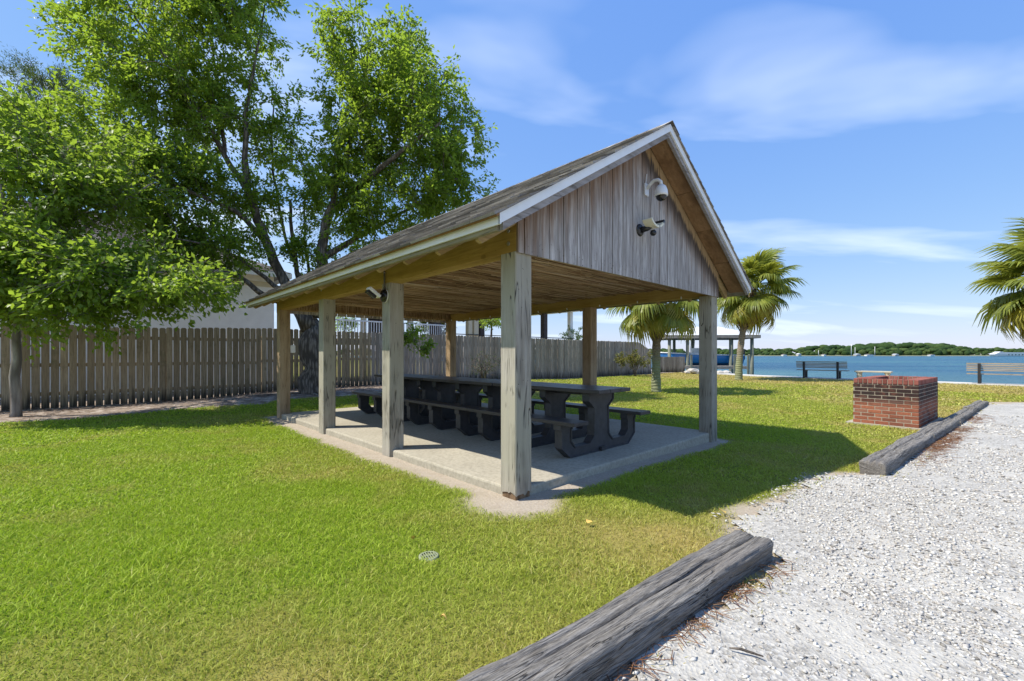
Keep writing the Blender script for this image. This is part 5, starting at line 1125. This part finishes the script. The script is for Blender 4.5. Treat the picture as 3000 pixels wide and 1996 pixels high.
for i in range(1150):
    x = g_.uniform(-500, 1250); dy = 12+130*g_.random()**1.6; y_ = 600+dy; u = 1500+F*x/y_; hgt = CAMZ+.5+(H0-np.interp(u, tx, tv))/F*(y_-40); hgt = hgt*(.78+.28*g_.random()) if dy > 45 else hgt*(.35+.4*g_.random()); hgt = max(4, hgt)
    rad = hgt*g_.uniform(.28, .42); c = np.array([x, y_, hgt-rad*.75]); q = iv*(1+.30*(g_.random(len(iv))-.5))[:, None]*np.array([rad*1.25, rad*1.1, rad*.8])+c; VV.append(q); FF.append(ifc+cnt); cnt += len(iv)
    if dy < 70: q = iv*(1+.3*(g_.random(len(iv))-.5))[:, None]*np.array([rad*1.3, rad, hgt*.45])+np.array([x+rad*.5, y_-3, hgt*.35]); VV.append(q); FF.append(ifc+cnt); cnt += len(iv)
tag(obj('far_woods', np_mesh('far_woods', np.concatenate(VV), np.concatenate(FF), m_wood_mass(), False)), 'long band of green woods on the far shore of the bay', 'woods', kind='stuff')
fh = empty('far_building', px(2965, 1039, 590)); fh.location.z = .0; fh.scale = (.62, .62, .62); tag(fh, 'long low white building on the far shore at the right edge', 'building')
MB().box(-34, 40, 0, 14, 0, 4.2).build('wall', M['stucco'], fh); MB().prism([(-37, 4.2), (43, 4.2), (38, 7.2), (-20, 7.6)], lambda a, b, t: (a, -1.5 if t == 0 else 15, b)).build('roof', M['metal_roof'], fh)
for i in range(9): MB().box(-31+i*7.5, -28+i*7.5, -.1, .1, 1.2, 3.0).build('window', M['glass_dark'], fh)
MB().prism([(-44, 3.0), (-14, 3.0), (-27, 9.0), (-31, 9.0)], lambda a, b, t: (a, -6 if t == 0 else 6, b)).build('gable_roof', M['metal_roof'], fh); MB().box(-42, -16, -5, 5, 0, 3.0).build('gable_wall', M['stucco'], fh)
lbs = ['white shed on the far shore, leftmost', 'small white-roofed cabin above the left end of the left bench', 'white far cottage left of the two masts', 'low pale cabin between the far masts', 'wide low white shed right of the far masts', 'small white-roofed cabin on the far shore above the fire pit', 'small pale far house near the right palm']
for i, (u, wd, ht) in enumerate([(2300, 5, 2.6), (2343, 4, 3.6), (2417, 3, 2.6), (2515, 6, 3.2), (2550, 9, 2.8), (2628, 5, 3), (2733, 6, 2.4)]):
    c = px(u, 1043, 596); c.z = -.4; e = empty('shore_cabin', c); tag(e, lbs[i], 'cabin', 'cabins along the far shore'); MB().box(-wd/2, wd/2, 0, 5, 0, ht*.65).build('wall', M['rubble'] if i % 2 else M['stucco'], e); MB().prism([(-wd/2-.5, ht*.65), (wd/2+.5, ht*.65), (0, ht)], lambda a, b, t: (a, -.5 if t == 0 else 5.5, b)).build('roof', M['deck_wood'] if i % 2 == 0 else M['metal_roof'], e)
for u, ht, lb in ((2494, 16, 'left of two thin pale masts on the far shore'), (2505, 12, 'right of two thin pale masts on the far shore'), (2563, 13, 'lone thin pale mast on the far shore'), (2398, 8, 'short thin mast above the slatted left bench')):
    c = px(u, 1043, 592); c.z = -.5; o = MB().tube([(0, 0, 0), (0, 0, ht*.55), (0, 0, ht)], [.3, .28, .2], 6).build('mast', M['stucco'], None, True); o.location = c; tag(o, lb, 'mast')

# ------------------------------------------------------------------ gravel stones and lawn blades
def blocked(X, Y):
    x, y = pav_xy(X, Y); b = (x > .0) & (x < PW) & (y > 0) & (y < PL)
    dx = X-7.07; dy = Y-7.605; c, s = math.cos(ang), math.sin(ang); lx = dx*c+dy*s; ly = -dx*s+dy*c; b |= (lx > -.1) & (lx < BD_+.22) & (ly > -.28) & (ly < BW_+.1)
    s_, t = tie_st(X, Y); on = (s_ > -.25) & (s_ < .01) & (((t > -2.3) & (t < 0.02)) | ((t > 2.95) & (t < 13.6))); b |= on
    b |= np.hypot(X-dr.x, Y-dr.y) < .068
    return b | (coast_d(X, Y) < 0)
def wedge(n, r0, r1, half=R(58)):
    r = np.sqrt(rng.uniform(r0*r0, r1*r1, n)); a = rng.uniform(-half, half, n); return r*np.sin(a), r*np.cos(a)
# stones
VS, FS = [], []; cnt = 0
octv = np.array([[1, 0, 0], [-1, 0, 0], [0, 1, 0], [0, -1, 0], [0, 0, 1], [0, 0, -1.]]); octf = np.array([[0, 2, 4], [2, 1, 4], [1, 3, 4], [3, 0, 4], [2, 0, 5], [1, 2, 5], [3, 1, 5], [0, 3, 5]])
for (r0, r1, dens, smin, smax) in [(1.2, 3.2, 5200, .0035, .0145), (3.2, 5.5, 2600, .005, .017), (5.5, 9, 900, .008, .022), (9, 14, 260, .012, .03)]:
    n = int(dens*R(58)*(r1*r1-r0*r0)); X, Y = wedge(n, r0, r1); s_, t = tie_st(X, Y); n1 = fbm(X*1.8, Y*1.8, 23, 4)
    m = (gravel_mask(X, Y) | (gravel_mask(X+.12, Y-.12) & (rng.random(n) < .35))) & ~blocked(X, Y)
    bare = np.maximum(sstep(.5, .62, fbm(X*.8+3, Y*.8, 61, 4)), .8*np.exp(-((s_-1.15+.3*(n1-.5))/.2)**2)+.7*np.exp(-((s_-2.75+.3*(n1-.5))/.25)**2)); m &= rng.random(n) > bare*.78
    X, Y = X[m], Y[m]; n = len(X); sz = smin+(smax-smin)*rng.random(n)**2.8; sc3 = np.stack([sz*rng.uniform(.9, 1.6, n), sz*rng.uniform(.7, 1.1, n), sz*rng.uniform(.25, .65, n)], 1)
    q = octv[None]*(1+.45*(rng.random((n, 6, 1))-.5))+.25*(rng.random((n, 6, 3))-.5); q = q*sc3[:, None]
    a = rng.uniform(0, 6.28, n); ti = rng.normal(0, .3, n); ca, sa = np.cos(a)[:, None], np.sin(a)[:, None]; qx = q[..., 0]*np.cos(ti)[:, None]+q[..., 2]*np.sin(ti)[:, None]; qz = -q[..., 0]*np.sin(ti)[:, None]+q[..., 2]*np.cos(ti)[:, None]
    qx, qy = qx*ca-q[..., 1]*sa, qx*sa+q[..., 1]*ca; z = ground_z(X, Y)+.012+.012*fbm(X*2, Y*2, 41, 3)+sc3[:, 2]*.35
    VS.append(np.stack([qx+X[:, None], qy+Y[:, None], qz+z[:, None]], -1).reshape(-1, 3)); FS.append((octf[None]+(cnt+np.arange(n)*6)[:, None, None]).reshape(-1, 3)); cnt += n*6
n_stone = cnt//6
tag(obj('gravel_stones', np_mesh('gravel_stones', np.concatenate(VS), np.concatenate(FS), M['stone'])), 'loose white crushed stone scattered over the drive', 'gravel', kind='stuff')
# grass blades
VG, FG, AR, AD = [], [], [], []; cnt = 0
for (r0, r1, dens, h, wd) in [(.9, 2.6, 13000, .033, .0042), (2.6, 5, 9000, .033, .0056), (5, 9, 3600, .034, .010), (9, 15, 1150, .036, .018), (15, 34, 260, .045, .040)]:
    n = int(dens*R(58)*(r1*r1-r0*r0)); X, Y = wedge(n, r0, r1)
    sd = sand_mask(X, Y); mu = mulch_mask(X, Y); gm = gravel_mask(X, Y); dry = dry_mask(X, Y)
    m = ~blocked(X, Y) & ~gm & (rng.random(n) > sd*1.02) & (rng.random(n) > mu*1.0) & (fence_d(X, Y) > .12)
    thin = .55*sstep(.55, .95, dry); m &= rng.random(n) > thin
    m |= (gravel_mask(X, Y) & ~gravel_mask(X-.1, Y+.1) & ~blocked(X, Y) & (rng.random(n) < .12))
    X, Y, dry = X[m], Y[m], dry[m]; n = len(X); cl_ = fbm(X*3.2, Y*3.2, 71, 3); hh = h*rng.uniform(.45, 1.3, n)*(.6+.8*cl_); tuft = (vn(X*5.5, Y*5.5, 91) > .86) & (rng.random(n) < .45); hh = np.where(tuft, hh*1.7, hh); a = rng.uniform(0, 6.28, n); ln = rng.uniform(.2, 1.35, n)*hh
    la = rng.uniform(0, 6.28, n)+.0*X; dx, dy = np.cos(la)*ln, np.sin(la)*ln; sxn, syn = -np.sin(a)*wd/2, np.cos(a)*wd/2; z = ground_z(X, Y)-.004
    V = np.stack([np.stack([X, Y, z], 1), np.stack([X+dx*.42+sxn, Y+dy*.42+syn, z+hh*.62], 1), np.stack([X+dx*1.15, Y+dy*1.15, z+hh*.92], 1), np.stack([X+dx*.42-sxn, Y+dy*.42-syn, z+hh*.62], 1)], 1).reshape(-1, 3)
    o = (cnt+np.arange(n)*4)[:, None]; VG.append(V); FG.append(np.concatenate([o+np.array([[0, 1, 3]]), o+np.array([[1, 2, 3]])])); cnt += 4*n
    AR.append(np.repeat(np.clip(.8*rng.random(n)+.25*cl_, 0, 1), 4)); AD.append(np.repeat(np.clip(dry*.85+.55*(rng.random(n) < .10+.25*dry)*rng.random(n)+.1*(rng.random(n)-.5), 0, 1), 4))
n_blade = cnt//4
tag(obj('lawn_grass', np_mesh('lawn_grass', np.concatenate(VG), np.concatenate(FG), M['grass'], False, {'rnd': np.concatenate(AR), 'dry': np.concatenate(AD)})), 'short mown green and straw-coloured lawn grass', 'grass', kind='stuff')
print('leaves', n_leaf, 'stones', n_stone, 'blades', n_blade)
